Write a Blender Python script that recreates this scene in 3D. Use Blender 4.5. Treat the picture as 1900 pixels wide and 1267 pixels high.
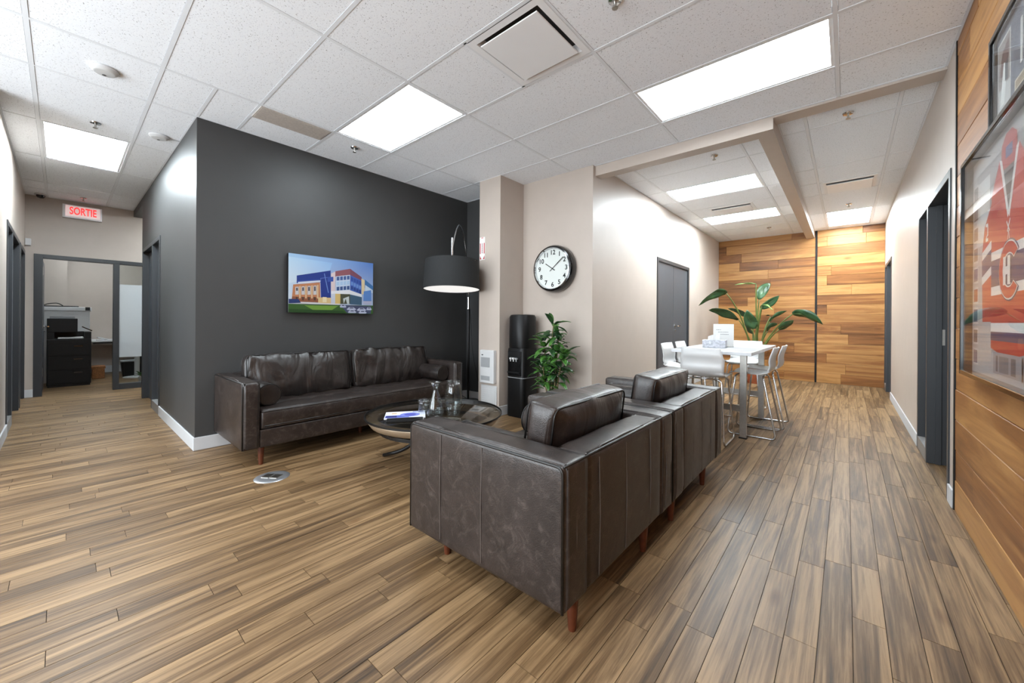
import bpy, bmesh, math, random
from mathutils import Vector, Matrix, noise

scene = bpy.context.scene
for o in list(bpy.data.objects):
    bpy.data.objects.remove(o, do_unlink=True)
PI = math.pi
random.seed(7)
COL = scene.collection

# ---------------------------------------------------------------- camera
CAMH = 1.17
YAW, ROLL = math.radians(40.78), math.radians(0.41)
FPX, HORIZON = 720.0, 594.7
fw = Vector((-math.sin(YAW), math.cos(YAW), 0))
r0 = Vector((math.cos(YAW), math.sin(YAW), 0))
u0 = Vector((0, 0, 1))
rt = r0 * math.cos(ROLL) + u0 * math.sin(ROLL)
up = u0 * math.cos(ROLL) - r0 * math.sin(ROLL)
cd = bpy.data.cameras.new('camera')
cam = bpy.data.objects.new('camera', cd)
COL.objects.link(cam)
m = Matrix((rt, up, -fw)).transposed().to_4x4()
m.translation = (0, 0, CAMH)
cam.matrix_world = m
cd.sensor_width = 36.0
cd.lens = 36.0 * FPX / 1900
cd.shift_y = -(633.5 - HORIZON) / 1900
cd.clip_start = 0.02
scene.camera = cam

# ---------------------------------------------------------------- world, light level, view
w = bpy.data.worlds.new('world')
scene.world = w
w.use_nodes = True
w.node_tree.nodes['Background'].inputs[0].default_value = (0.85, 0.935, 1.0, 1)
w.node_tree.nodes['Background'].inputs[1].default_value = 9.0
PANEL, PANEL_HALL = 13.0, 36.0          # emission of the lounge panels and of the hall / corridor panels
scene.view_settings.view_transform = 'Standard'
scene.view_settings.look = 'None'
scene.view_settings.gamma = 1.0
scene.view_settings.exposure = 0.48
scene.view_settings.use_curve_mapping = False

# ---------------------------------------------------------------- materials
def lin(c):
    def f(v):
        v /= 255.0
        return v / 12.92 if v <= 0.04045 else ((v + 0.055) / 1.055) ** 2.4
    return (f(c[0]), f(c[1]), f(c[2]), 1.0)

def newmat(name):
    mt = bpy.data.materials.new(name)
    mt.use_nodes = True
    nt = mt.node_tree
    return mt, nt, nt.nodes['Principled BSDF']

def nd(nt, t, **kw):
    n = nt.nodes.new(t)
    for k, v in kw.items():
        setattr(n, k, v)
    return n

def setin(n, **kw):
    for k, v in kw.items():
        n.inputs[k.replace('_', ' ')].default_value = v

def ramp(nt, stops, interp='LINEAR'):
    n = nd(nt, 'ShaderNodeValToRGB')
    cr = n.color_ramp
    cr.interpolation = interp
    while len(cr.elements) < len(stops):
        cr.elements.new(0.5)
    for e, (p, c) in zip(cr.elements, stops):
        e.position = p
        e.color = c if len(c) == 4 else (*c, 1)
    return n

def plain(name, rgb, rough=0.5, metal=0.0, spec=0.5, var=0.06, scale=6.0, bump=0.0, bscale=80.0, coat=0.0):
    """painted / plastic / metal surface with faint procedural variation"""
    mt, nt, b = newmat(name)
    c = lin(rgb)
    tc = nd(nt, 'ShaderNodeNewGeometry')
    no = nd(nt, 'ShaderNodeTexNoise'); setin(no, Scale=scale, Detail=4.0)
    nt.links.new(tc.outputs['Position'], no.inputs['Vector'])
    lo = tuple(max(0, v * (1 - var)) for v in c[:3]); hi = tuple(min(1, v * (1 + var)) for v in c[:3])
    rp = ramp(nt, [(0.3, lo), (0.7, hi)])
    nt.links.new(no.outputs['Fac'], rp.inputs['Fac'])
    nt.links.new(rp.outputs['Color'], b.inputs['Base Color'])
    setin(b, Roughness=rough, Metallic=metal)
    b.inputs['Specular IOR Level'].default_value = spec
    b.inputs['Coat Weight'].default_value = coat
    if bump > 0:
        n2 = nd(nt, 'ShaderNodeTexNoise'); setin(n2, Scale=bscale, Detail=3.0)
        nt.links.new(tc.outputs['Position'], n2.inputs['Vector'])
        bp = nd(nt, 'ShaderNodeBump'); setin(bp, Strength=bump, Distance=0.01)
        nt.links.new(n2.outputs['Fac'], bp.inputs['Height'])
        nt.links.new(bp.outputs['Normal'], b.inputs['Normal'])
    return mt

def wood(name, axis, dark, mid, light, rough=0.4, across=22.0, along=1.3, contrast=(0.3, 0.5, 0.72), tone=0.35, knots=True, fine=0.22):
    """boards: grain runs along `axis`; attribute 'pr' shifts the grain and tone of each board"""
    mt, nt, b = newmat(name)
    L = nt.links
    g = nd(nt, 'ShaderNodeNewGeometry')
    at = nd(nt, 'ShaderNodeAttribute', attribute_name='pr')
    off = nd(nt, 'ShaderNodeVectorMath', operation='SCALE'); off.inputs['Scale'].default_value = 37.0
    L.new(at.outputs['Color'], off.inputs[0])
    ad = nd(nt, 'ShaderNodeVectorMath', operation='ADD')
    L.new(g.outputs['Position'], ad.inputs[0]); L.new(off.outputs[0], ad.inputs[1])
    sc = nd(nt, 'ShaderNodeVectorMath', operation='MULTIPLY')
    s = [across, across, across]; s[axis] = along
    sc.inputs[1].default_value = s
    L.new(ad.outputs[0], sc.inputs[0])
    n1 = nd(nt, 'ShaderNodeTexNoise'); setin(n1, Scale=0.55, Detail=6.0, Roughness=0.62, Distortion=1.6)
    L.new(sc.outputs[0], n1.inputs['Vector'])
    sc2 = nd(nt, 'ShaderNodeVectorMath', operation='MULTIPLY')
    s2 = [across * 7, across * 7, across * 7]; s2[axis] = along * 4
    sc2.inputs[1].default_value = s2
    L.new(ad.outputs[0], sc2.inputs[0])
    n2 = nd(nt, 'ShaderNodeTexNoise'); setin(n2, Scale=0.6, Detail=5.0, Roughness=0.7, Distortion=0.4)
    L.new(sc2.outputs[0], n2.inputs['Vector'])
    mx = nd(nt, 'ShaderNodeMath', operation='MULTIPLY_ADD')
    L.new(n2.outputs['Fac'], mx.inputs[0]); mx.inputs[1].default_value = fine
    sep = nd(nt, 'ShaderNodeSeparateColor'); L.new(at.outputs['Color'], sep.inputs[0])
    t = nd(nt, 'ShaderNodeMath', operation='MULTIPLY_ADD')     # board tone
    L.new(sep.outputs[0], t.inputs[0]); t.inputs[1].default_value = tone; t.inputs[2].default_value = -fine / 2 - tone / 2
    a2 = nd(nt, 'ShaderNodeMath', operation='ADD')
    L.new(n1.outputs['Fac'], a2.inputs[0]); L.new(t.outputs[0], a2.inputs[1])
    L.new(a2.outputs[0], mx.inputs[2])
    rp = ramp(nt, [(contrast[0], dark), (contrast[1], mid), (contrast[2], light)])
    L.new(mx.outputs[0], rp.inputs['Fac'])
    col = rp.outputs['Color']
    if knots:
        sk = nd(nt, 'ShaderNodeVectorMath', operation='MULTIPLY')
        s3 = [7.0, 7.0, 7.0]; s3[axis] = 2.6
        sk.inputs[1].default_value = s3
        L.new(ad.outputs[0], sk.inputs[0])
        vo = nd(nt, 'ShaderNodeTexVoronoi'); setin(vo, Scale=0.55)
        L.new(sk.outputs[0], vo.inputs['Vector'])
        kr = ramp(nt, [(0.0, (0.22, 0.15, 0.1)), (0.05, (0.6, 0.5, 0.4)), (0.12, (1, 1, 1))])
        L.new(vo.outputs['Distance'], kr.inputs['Fac'])
        mm = nd(nt, 'ShaderNodeMixRGB', blend_type='MULTIPLY'); mm.inputs[0].default_value = 0.8
        L.new(col, mm.inputs[1]); L.new(kr.outputs['Color'], mm.inputs[2])
        col = mm.outputs[0]
    L.new(col, b.inputs['Base Color'])
    setin(b, Roughness=rough)
    b.inputs['Specular IOR Level'].default_value = 0.32
    bp = nd(nt, 'ShaderNodeBump'); setin(bp, Strength=0.12, Distance=0.004)
    L.new(mx.outputs[0], bp.inputs['Height']); L.new(bp.outputs['Normal'], b.inputs['Normal'])
    return mt

def leather(name, base, scuff, rough=0.36, fold=0.0):
    mt, nt, b = newmat(name)
    L = nt.links
    tc = nd(nt, 'ShaderNodeTexCoord')
    n1 = nd(nt, 'ShaderNodeTexNoise'); setin(n1, Scale=9.0, Detail=8.0, Roughness=0.7, Distortion=0.6)
    L.new(tc.outputs['Object'], n1.inputs['Vector'])
    n2 = nd(nt, 'ShaderNodeTexNoise'); setin(n2, Scale=15.0, Detail=9.0, Roughness=0.78, Distortion=1.4)
    L.new(tc.outputs['Object'], n2.inputs['Vector'])
    r1 = ramp(nt, [(0.36, tuple(v * 0.72 for v in lin(base)[:3])), (0.66, tuple(v * 1.3 for v in lin(base)[:3]))])
    L.new(n1.outputs['Fac'], r1.inputs['Fac'])
    r2 = ramp(nt, [(0.50, (0, 0, 0)), (0.78, (0.75, 0.75, 0.75))])
    L.new(n2.outputs['Fac'], r2.inputs['Fac'])
    mu = nd(nt, 'ShaderNodeMath', operation='MULTIPLY')
    L.new(r2.outputs['Color'], mu.inputs[0]); L.new(n1.outputs['Fac'], mu.inputs[1])
    mx = nd(nt, 'ShaderNodeMixRGB')
    L.new(mu.outputs[0], mx.inputs[0]); L.new(r1.outputs['Color'], mx.inputs[1]); mx.inputs[2].default_value = lin(scuff)
    L.new(mx.outputs[0], b.inputs['Base Color'])
    setin(b, Roughness=rough)
    rr = nd(nt, 'ShaderNodeMapRange'); setin(rr, To_Min=rough - 0.08, To_Max=rough + 0.14)
    L.new(n1.outputs['Fac'], rr.inputs['Value']); L.new(rr.outputs[0], b.inputs['Roughness'])
    v = nd(nt, 'ShaderNodeTexVoronoi'); setin(v, Scale=260.0)
    L.new(tc.outputs['Object'], v.inputs['Vector'])
    ah = nd(nt, 'ShaderNodeMath', operation='MULTIPLY_ADD')
    L.new(n1.outputs['Fac'], ah.inputs[0]); ah.inputs[1].default_value = 2.0
    L.new(v.outputs['Distance'], ah.inputs[2])
    bp = nd(nt, 'ShaderNodeBump'); setin(bp, Strength=0.2, Distance=0.003)
    L.new(ah.outputs[0], bp.inputs['Height']); L.new(bp.outputs['Normal'], b.inputs['Normal'])
    b.inputs['Coat Weight'].default_value = 0.12
    b.inputs['Coat Roughness'].default_value = 0.25
    if fold:                                                    # soft folds running up the cushion
        mp = nd(nt, 'ShaderNodeVectorMath', operation='MULTIPLY'); mp.inputs[1].default_value = (6.5, 3.0, 2.4)
        L.new(tc.outputs['Object'], mp.inputs[0])
        nf = nd(nt, 'ShaderNodeTexNoise'); setin(nf, Scale=1.0, Detail=2.5, Roughness=0.45, Distortion=1.3)
        L.new(mp.outputs[0], nf.inputs['Vector'])
        b2 = nd(nt, 'ShaderNodeBump'); setin(b2, Strength=fold, Distance=0.06)
        L.new(nf.outputs['Fac'], b2.inputs['Height']); L.new(bp.outputs['Normal'], b2.inputs['Normal'])
        L.new(b2.outputs['Normal'], b.inputs['Normal'])
    return mt

def emit(name, rgb, s, body=(0.8, 0.8, 0.8)):
    mt, nt, b = newmat(name)
    setin(b, Base_Color=(*body, 1), Roughness=0.4)
    b.inputs['Emission Color'].default_value = (*rgb, 1)
    b.inputs['Emission Strength'].default_value = s
    return mt

def pane_mat(name, tint=(1, 1, 1), ior=1.5, rough=0.0, haze=0.0, hazecol=(0.8, 0.82, 0.84)):
    """thin sheet of glass: Fresnel mirror over a tinted clear sheet, optional frosting"""
    mt, nt, b = newmat(name)
    L = nt.links
    out = nt.nodes['Material Output']
    nt.nodes.remove(b)
    tr = nd(nt, 'ShaderNodeBsdfTransparent'); tr.inputs[0].default_value = (*tint, 1)
    gl = nd(nt, 'ShaderNodeBsdfGlossy'); gl.inputs['Roughness'].default_value = rough
    fr = nd(nt, 'ShaderNodeFresnel')
    ge = nd(nt, 'ShaderNodeNewGeometry')
    mr = nd(nt, 'ShaderNodeMapRange'); setin(mr, To_Min=ior, To_Max=1.0 / ior)   # same mirror strength from both faces of the sheet
    L.new(ge.outputs['Backfacing'], mr.inputs['Value']); L.new(mr.outputs[0], fr.inputs[0])
    base = tr.outputs[0]
    if haze > 0:
        df = nd(nt, 'ShaderNodeBsdfTranslucent'); df.inputs[0].default_value = (*hazecol, 1)
        d2 = nd(nt, 'ShaderNodeBsdfDiffuse'); d2.inputs[0].default_value = (*hazecol, 1)
        m0 = nd(nt, 'ShaderNodeMixShader'); m0.inputs[0].default_value = 0.5
        L.new(df.outputs[0], m0.inputs[1]); L.new(d2.outputs[0], m0.inputs[2])
        m1 = nd(nt, 'ShaderNodeMixShader'); m1.inputs[0].default_value = haze
        L.new(tr.outputs[0], m1.inputs[1]); L.new(m0.outputs[0], m1.inputs[2])
        base = m1.outputs[0]
    m2 = nd(nt, 'ShaderNodeMixShader')
    L.new(fr.outputs[0], m2.inputs[0]); L.new(base, m2.inputs[1]); L.new(gl.outputs[0], m2.inputs[2])
    L.new(m2.outputs[0], out.inputs['Surface'])
    return mt

def attrmat(name, rough=0.5, spec=0.3):
    """flat print: colours come from the mesh's own colour attribute"""
    mt, nt, b = newmat(name)
    at = nd(nt, 'ShaderNodeAttribute', attribute_name='ink')
    nt.links.new(at.outputs['Color'], b.inputs['Base Color'])
    setin(b, Roughness=rough)
    b.inputs['Specular IOR Level'].default_value = spec
    return mt

def tile_mat():
    mt, nt, b = newmat('acoustic_tile')
    L = nt.links
    g = nd(nt, 'ShaderNodeNewGeometry')
    v = nd(nt, 'ShaderNodeTexNoise'); setin(v, Scale=120.0, Detail=2.0, Roughness=0.6)
    L.new(g.outputs['Position'], v.inputs['Vector'])
    rp = ramp(nt, [(0.30, lin((160, 160, 160))), (0.37, lin((236, 239, 244))), (0.6, lin((240, 243, 247)))])
    L.new(v.outputs['Fac'], rp.inputs['Fac'])
    L.new(rp.outputs['Color'], b.inputs['Base Color'])
    setin(b, Roughness=0.95); b.inputs['Specular IOR Level'].default_value = 0.1
    bp = nd(nt, 'ShaderNodeBump'); setin(bp, Strength=0.15, Distance=0.003)
    L.new(v.outputs['Fac'], bp.inputs['Height']); L.new(bp.outputs['Normal'], b.inputs['Normal'])
    return mt

M = {}
M['beige'] = plain('beige_paint', (181, 169, 159), 0.42, spec=0.35, var=0.02, bump=0.03, bscale=160)
M['dark'] = plain('charcoal_paint', (60, 60, 60), 0.48, spec=0.4, var=0.03, bump=0.03, bscale=160)
M['frame'] = plain('door_frame_paint', (52, 54, 57), 0.38, spec=0.45, var=0.03)
M['leaf_paint'] = plain('door_leaf_paint', (72, 77, 83), 0.4, spec=0.45, var=0.03)
M['white_trim'] = plain('white_vinyl_trim', (192, 193, 195), 0.45, var=0.02)
M['sill'] = plain('grey_sill', (120, 118, 116), 0.4, var=0.04)
M['floorbase'] = plain('dark_joint', (52, 38, 26), 0.8)
M['floor'] = wood('floor_wood', 1, lin((40, 28, 17)), lin((96, 73, 48)), lin((147, 119, 86)), rough=0.42,
                  across=24.0, along=1.1, contrast=(0.20, 0.43, 0.68), tone=0.15, fine=0.55)
M['board_y'] = wood('wall_board_wood_side', 1, lin((80, 47, 20)), lin((134, 86, 43)), lin((178, 130, 76)), rough=0.42,
                    across=15.0, along=1.0, contrast=(0.15, 0.42, 0.72), tone=0.36)
M['board_x'] = wood('wall_board_wood_far', 0, lin((80, 47, 20)), lin((134, 86, 43)), lin((178, 130, 76)), rough=0.42,
                    across=15.0, along=1.0, contrast=(0.15, 0.42, 0.72), tone=0.4)
M['legwood'] = plain('stained_leg_wood', (84, 40, 20), 0.4, var=0.25, scale=30)
M['tile'] = tile_mat()
M['tbar'] = plain('white_grid_metal', (226, 229, 233), 0.5, var=0.01)
M['plenum'] = plain('plenum_grey', (150, 150, 150), 0.9)
M['panel'] = emit('light_panel', (0.84, 0.945, 1.0), PANEL)
M['panel_hall'] = emit('light_panel_hall', (0.84, 0.945, 1.0), PANEL_HALL)
M['white_metal'] = plain('white_metal', (236, 237, 239), 0.4, var=0.01)
M['ventdark'] = plain('vent_throat', (70, 70, 70), 0.8)
M['taupe'] = plain('taupe_grille', (188, 180, 172), 0.6, var=0.1, scale=60)
M['leather'] = leather('distressed_leather', (40, 32, 29), (118, 106, 99), 0.35)
M['leather_c'] = leather('soft_leather', (36, 30, 28), (84, 75, 70), 0.28, fold=0.5)
M['leather_d'] = leather('smooth_leather', (40, 32, 29), (88, 77, 71), 0.30, fold=0.16)
M['piping'] = plain('leather_piping', (17, 15, 14), 0.4, var=0.15)
M['seam'] = plain('seam_thread', (84, 76, 71), 0.5, var=0.15)
M['chrome'] = plain('chrome', (205, 206, 208), 0.12, metal=1.0, var=0.02)
M['steel'] = plain('brushed_steel', (176, 172, 166), 0.32, metal=1.0, var=0.06, scale=40)
M['black'] = plain('black_plastic', (13, 13, 14), 0.42, spec=0.3, var=0.1)
M['blackgloss'] = plain('black_gloss', (10, 10, 11), 0.15, var=0.05, coat=0.3)
M['blackmetal'] = plain('black_metal', (22, 21, 21), 0.35, metal=0.3, var=0.1)
M['shade'] = plain('black_fabric_shade', (26, 27, 28), 0.85, var=0.15, scale=90, bump=0.1, bscale=400)
M['shade_in'] = plain('white_shade_lining', (240, 240, 238), 0.7, var=0.02)
M['white'] = plain('white_plastic', (200, 200, 200), 0.3, var=0.015)
M['whiteboardtop'] = plain('white_table_top', (196, 198, 202), 0.25, var=0.1, scale=5)
M['greyplastic'] = plain('grey_plastic', (150, 151, 152), 0.5, var=0.06)
M['paper'] = plain('paper_white', (222, 222, 220), 0.7, var=0.01)
M['ink'] = plain('print_ink', (110, 112, 118), 0.7)
M['tissue_box'] = plain('marbled_tissue_box', (178, 180, 188), 0.5, var=0.35, scale=45)
M['glass'] = pane_mat('clear_glass', (0.96, 0.98, 0.97), 1.45)
M['art_glass'] = pane_mat('framing_glass', (0.97, 0.98, 0.98), 1.22)
M['vase'] = pane_mat('vase_glass', (0.93, 0.95, 0.95), 1.55)
M['smoked'] = pane_mat('smoked_glass', (0.80, 0.78, 0.74), 1.45)
M['frost'] = pane_mat('frosted_film', (0.95, 0.96, 0.97), 1.45, 0.2, haze=0.5, hazecol=(0.86, 0.88, 0.9))
M['darkpane'] = pane_mat('dim_glass', (0.75, 0.78, 0.8), 1.5)
M['bronze'] = plain('polished_bronze', (150, 132, 110), 0.28, metal=0.45, var=0.15, scale=8)
M['print'] = attrmat('printed_canvas', 0.45)
M['printmat'] = attrmat('matte_print', 0.6)
M['lampglow'] = emit('lamp_diffuser', (1.0, 0.98, 0.95), 0.6)
M['exitred'] = emit('exit_red', (1.0, 0.03, 0.03), 0.7, (0.6, 0.05, 0.05))
M['exitface'] = emit('exit_face', (1.0, 0.6, 0.58), 0.3)
M['red'] = plain('sign_red', (178, 30, 38), 0.4)
M['alu'] = plain('cast_aluminium', (190, 192, 196), 0.3, metal=0.8, var=0.05)
M['terracotta'] = plain('terracotta', (150, 78, 44), 0.75, var=0.15, scale=14)
M['soil'] = plain('soil', (48, 36, 28), 0.95, var=0.4, scale=60)
M['wicker'] = plain('wicker', (132, 84, 44), 0.7, var=0.4, scale=70, bump=0.4, bscale=120)
M['bark'] = plain('plant_stem', (108, 96, 62), 0.7, var=0.3, scale=40)
M['blue'] = plain('magazine_pages', (226, 226, 232), 0.5)

def leafmat(name, a, bcol, under=None):
    mt, nt, b = newmat(name)
    L = nt.links
    tc = nd(nt, 'ShaderNodeTexCoord')
    n1 = nd(nt, 'ShaderNodeTexNoise'); setin(n1, Scale=7.0, Detail=4.0)
    L.new(tc.outputs['Object'], n1.inputs['Vector'])
    r = ramp(nt, [(0.3, lin(a)), (0.7, lin(bcol))])
    L.new(n1.outputs['Fac'], r.inputs['Fac'])
    L.new(r.outputs['Color'], b.inputs['Base Color'])
    setin(b, Roughness=0.32)
    return mt
M['leafA'] = leafmat('strelitzia_leaf', (28, 58, 34), (62, 98, 60))
M['leafB'] = leafmat('strelitzia_leaf_fresh', (84, 128, 60), (150, 184, 110))
M['leafC'] = leafmat('shrub_leaf', (34, 76, 30), (82, 128, 54))
M['leafD'] = leafmat('shrub_leaf_dark', (24, 50, 28), (54, 88, 50))
M['stemgreen'] = leafmat('petiole', (64, 84, 36), (104, 116, 58))

# ---------------------------------------------------------------- mesh helpers
def quad_box(bm, x0, x1, y0, y1, z0, z1):
    v = [bm.verts.new(p) for p in ((x0, y0, z0), (x1, y0, z0), (x1, y1, z0), (x0, y1, z0),
                                   (x0, y0, z1), (x1, y0, z1), (x1, y1, z1), (x0, y1, z1))]
    fs = []
    for f in ((0, 3, 2, 1), (4, 5, 6, 7), (0, 1, 5, 4), (1, 2, 6, 5), (2, 3, 7, 6), (3, 0, 4, 7)):
        fs.append(bm.faces.new([v[i] for i in f]))
    return v, fs

def boxes(*bs, bevel=0.0, seg=2):
    bm = bmesh.new()
    for b in bs:
        quad_box(bm, *b)
    if bevel > 0:
        bmesh.ops.bevel(bm, geom=list(bm.edges), offset=bevel, segments=seg, profile=0.5, affect='EDGES')
    return bm

def obj(name, bm, mat, parent=None, smooth=False, loc=None, rz=None):
    me = bpy.data.meshes.new(name)
    bm.normal_update()
    bm.to_mesh(me)
    bm.free()
    me.materials.append(M[mat] if isinstance(mat, str) else mat)
    if smooth:
        for p in me.polygons:
            p.use_smooth = True
        if smooth == 'auto':
            try:
                me.set_sharp_from_angle(angle=math.radians(40))
            except Exception:
                pass
    o = bpy.data.objects.new(name, me)
    COL.objects.link(o)
    if parent:
        o.parent = parent
    if loc is not None:
        o.location = loc
    if rz is not None:
        o.rotation_euler = (0, 0, rz)
    return o

def tag(o, label, cat, group=None, kind=None):
    o['label'] = label
    o['category'] = cat
    if group:
        o['group'] = group
    if kind:
        o['kind'] = kind
    return o

def thing(name, label, cat, loc=(0, 0, 0), rz=0.0, group=None, kind=None):
    o = bpy.data.objects.new(name, None)
    o.empty_display_size = 0.1
    COL.objects.link(o)
    o.location = loc
    o.rotation_euler = (0, 0, rz)
    return tag(o, label, cat, group, kind)

def struct(name, bm, mat, label, cat):
    return tag(obj(name, bm, mat), label, cat, kind='structure')

def dup(root, loc, rz, label=None, group=None):
    def cp(o, par):
        c = o.copy()
        COL.objects.link(c)
        c.parent = par
        for k in o.children:
            cp(k, c)
        return c
    r = cp(root, None)
    r.location = loc
    r.rotation_euler = (0, 0, rz)
    if label:
        r['label'] = label
    if group:
        r['group'] = group
    return r

def fillet(pts, r, n=5):
    pts = [Vector(p) for p in pts]
    out = [pts[0]]
    for i in range(1, len(pts) - 1):
        a, b, c = pts[i - 1], pts[i], pts[i + 1]
        d1, d2 = (a - b), (c - b)
        rr = min(r, d1.length * 0.45, d2.length * 0.45)
        p0, p1 = b + d1.normalized() * rr, b + d2.normalized() * rr
        for k in range(n + 1):
            t = k / n
            out.append(p0 * (1 - t) ** 2 + b * 2 * t * (1 - t) + p1 * t * t)
    out.append(pts[-1])
    return out

def tube(bm, pts, r, n=8, closed=False, r1=None, cap=True):
    pts = [Vector(p) for p in pts]
    N = len(pts)
    rings = []
    nrm = None
    for i, p in enumerate(pts):
        if closed:
            t = (pts[(i + 1) % N] - pts[i - 1]).normalized()
        else:
            t = (pts[min(i + 1, N - 1)] - pts[max(i - 1, 0)]).normalized()
        if nrm is None:
            nrm = t.orthogonal().normalized()
        else:
            nrm = (nrm - t * nrm.dot(t))
            nrm = nrm.normalized() if nrm.length > 1e-6 else t.orthogonal().normalized()
        bi = t.cross(nrm)
        rad = r if r1 is None else r + (r1 - r) * i / max(1, N - 1)
        rings.append([bm.verts.new(p + (nrm * math.cos(2 * PI * k / n) + bi * math.sin(2 * PI * k / n)) * rad) for k in range(n)])
    M_ = N if closed else N - 1
    for i in range(M_):
        a, b = rings[i], rings[(i + 1) % N]
        for k in range(n):
            bm.faces.new((a[k], a[(k + 1) % n], b[(k + 1) % n], b[k]))
    if cap and not closed:
        bm.faces.new(list(reversed(rings[0])))
        bm.faces.new(rings[-1])
    return bm

def tubes(*paths, r=0.01, n=8, r1=None):
    bm = bmesh.new()
    for p in paths:
        tube(bm, p, r, n, r1=r1)
    return bm

def lathe(profile, n=32, c=(0, 0, 0), bm=None, close=False):
    bm = bm or bmesh.new()
    rings = []
    for (r, z) in profile:
        if r < 1e-6:
            rings.append([bm.verts.new((c[0], c[1], c[2] + z))])
        else:
            rings.append([bm.verts.new((c[0] + r * math.cos(2 * PI * k / n), c[1] + r * math.sin(2 * PI * k / n), c[2] + z)) for k in range(n)])
    L = len(rings)
    for i in range(L if close else L - 1):
        a, b = rings[i], rings[(i + 1) % L]
        for k in range(n):
            k2 = (k + 1) % n
            if len(a) == 1 and len(b) == 1:
                continue
            if len(a) == 1:
                bm.faces.new((a[0], b[k2], b[k]))
            elif len(b) == 1:
                bm.faces.new((a[k], a[k2], b[0]))
            else:
                bm.faces.new((a[k], a[k2], b[k2], b[k]))
    return bm

def setpr(o, c):
    me = o.data
    at = me.color_attributes.new('pr', 'FLOAT_COLOR', 'POINT')
    at.data.foreach_set('color', list(c) * len(me.vertices))

def rnd4():
    return (random.random(), random.random(), random.random(), 1.0)

def board_mesh(name, boxlist, mat, parent=None):
    """many boards in one mesh, each with its own 'pr' value"""
    bm = bmesh.new()
    cols = []
    for b, c in boxlist:
        quad_box(bm, *b)
        cols += list(c) * 8
    o = obj(name, bm, mat, parent)
    at = o.data.color_attributes.new('pr', 'FLOAT_COLOR', 'POINT')
    at.data.foreach_set('color', cols)
    return o

def pix(x, y, z):
    d = Vector((x, y, z - CAMH))
    k = d.dot(fw)
    if k < 0.05:
        return None
    return (950 + FPX * d.dot(rt) / k, HORIZON - FPX * d.dot(up) / k, k)

def paint(name, O, ex, ey, polys, mat='print', parent=None, lift=0.0004, gain=1.0):
    """flat print: polygons (sRGB colour, [(u,v)...]) laid on the plane O + u*ex + v*ey"""
    O, ex, ey = Vector(O), Vector(ex), Vector(ey)
    n = ex.cross(ey).normalized()
    bm = bmesh.new()
    ink = []
    for i, (c, pts) in enumerate(polys):
        vs = [bm.verts.new(O + ex * u + ey * v + n * (lift * (1 + i * 0.12))) for u, v in pts]
        bm.faces.new(vs)
        cols = c if isinstance(c, list) else [c] * len(pts)
        for k in cols:
            ink += [q * gain for q in lin(k)[:3]] + [1.0]
    me = bpy.data.meshes.new(name)
    bm.to_mesh(me); bm.free()
    me.materials.append(M[mat])
    at = me.color_attributes.new('ink', 'FLOAT_COLOR', 'POINT')
    at.data.foreach_set('color', ink)
    o = bpy.data.objects.new(name, me)
    COL.objects.link(o)
    if parent:
        o.parent = parent
    return o

def rect(u0, v0, u1, v1):
    return [(u0, v0), (u1, v0), (u1, v1), (u0, v1)]

def text_mesh(name, s, size, mat, parent, M4, extrude=0.001, align='CENTER', sx=1.0, bold=0.0):
    cu = bpy.data.curves.new(name, 'FONT')
    cu.body = s
    cu.size = size
    cu.extrude = extrude
    cu.offset = bold
    cu.align_x = align
    cu.align_y = 'CENTER'
    tmp = bpy.data.objects.new(name, cu)
    COL.objects.link(tmp)
    dg = bpy.context.evaluated_depsgraph_get()
    me = bpy.data.meshes.new_from_object(tmp.evaluated_get(dg))
    bpy.data.objects.remove(tmp, do_unlink=True)
    bpy.data.curves.remove(cu)
    me.materials.clear()
    me.materials.append(M[mat])
    o = bpy.data.objects.new(name, me)
    COL.objects.link(o)
    me.transform(Matrix.Diagonal((sx, 1, 1, 1)))
    me.transform(M4)
    o.parent = parent
    return o

def cushion(sx, sy, sz, cuts=16, puff=0.35, rnd=0.22, wr=0.008, seed=0, freq=(9, 3)):
    """soft upholstered block, centred at the origin; sx,sy,sz full sizes, sy the thin direction"""
    bm = bmesh.new()
    bmesh.ops.create_cube(bm, size=2.0)
    bmesh.ops.subdivide_edges(bm, edges=list(bm.edges), cuts=cuts, use_grid_fill=True)
    so = Vector((seed * 7.3, seed * 3.1, seed * 1.7))
    for v in bm.verts:
        x, y, z = v.co
        # round corners of the x-z outline and of the thin edge
        k = 6.0
        rr = (abs(x) ** k + abs(z) ** k) ** (1 / k)
        mm = max(abs(x), abs(z))
        if rr > 1e-6:
            f = mm / rr
            x, z = x * (1 - rnd * (1 - f) * 2), z * (1 - rnd * (1 - f) * 2)
        edge = max(abs(x), abs(z))
        y = y * (1 - puff * edge ** 4)
        shrink = 1 - 0.03 * (abs(v.co.y) ** 4)
        x *= shrink; z *= shrink
        p = Vector((x * sx / 2, y * sy / 2, z * sz / 2))
        # folds: stretched noise, stronger near the outline
        nz = noise.noise(Vector((p.x * freq[0], p.z * freq[1], 0.3)) + so) + 0.5 * noise.noise(Vector((p.x * freq[0] * 2.3, p.z * freq[1] * 2, 1.3)) + so)
        s = 1 if v.co.y > 0 else -1
        amt = wr * (0.45 + 0.8 * edge ** 2)
        p.y += s * nz * amt * (1 if abs(v.co.y) > 0.8 else 0.3)
        p.z += nz * amt * 0.6 * (1 if abs(v.co.z) > 0.8 else 0.2)
        v.co = p
    return bm

# ================================================================ SETTING
ZC, ZH = 2.95, 2.98            # main ceiling, hall ceiling
XR = 0.52                      # right wall face
XD, YD = -4.36, 0.77           # charcoal block: faces
YB = 3.95                      # wall with the clock
XL = -2.20                     # hall left wall face
YF = 9.70                      # far wooden wall
XE = -9.00                     # end wall of the corridor
YLW = -0.36                    # corridor left wall
XO = -12.0                     # office back wall

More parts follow.
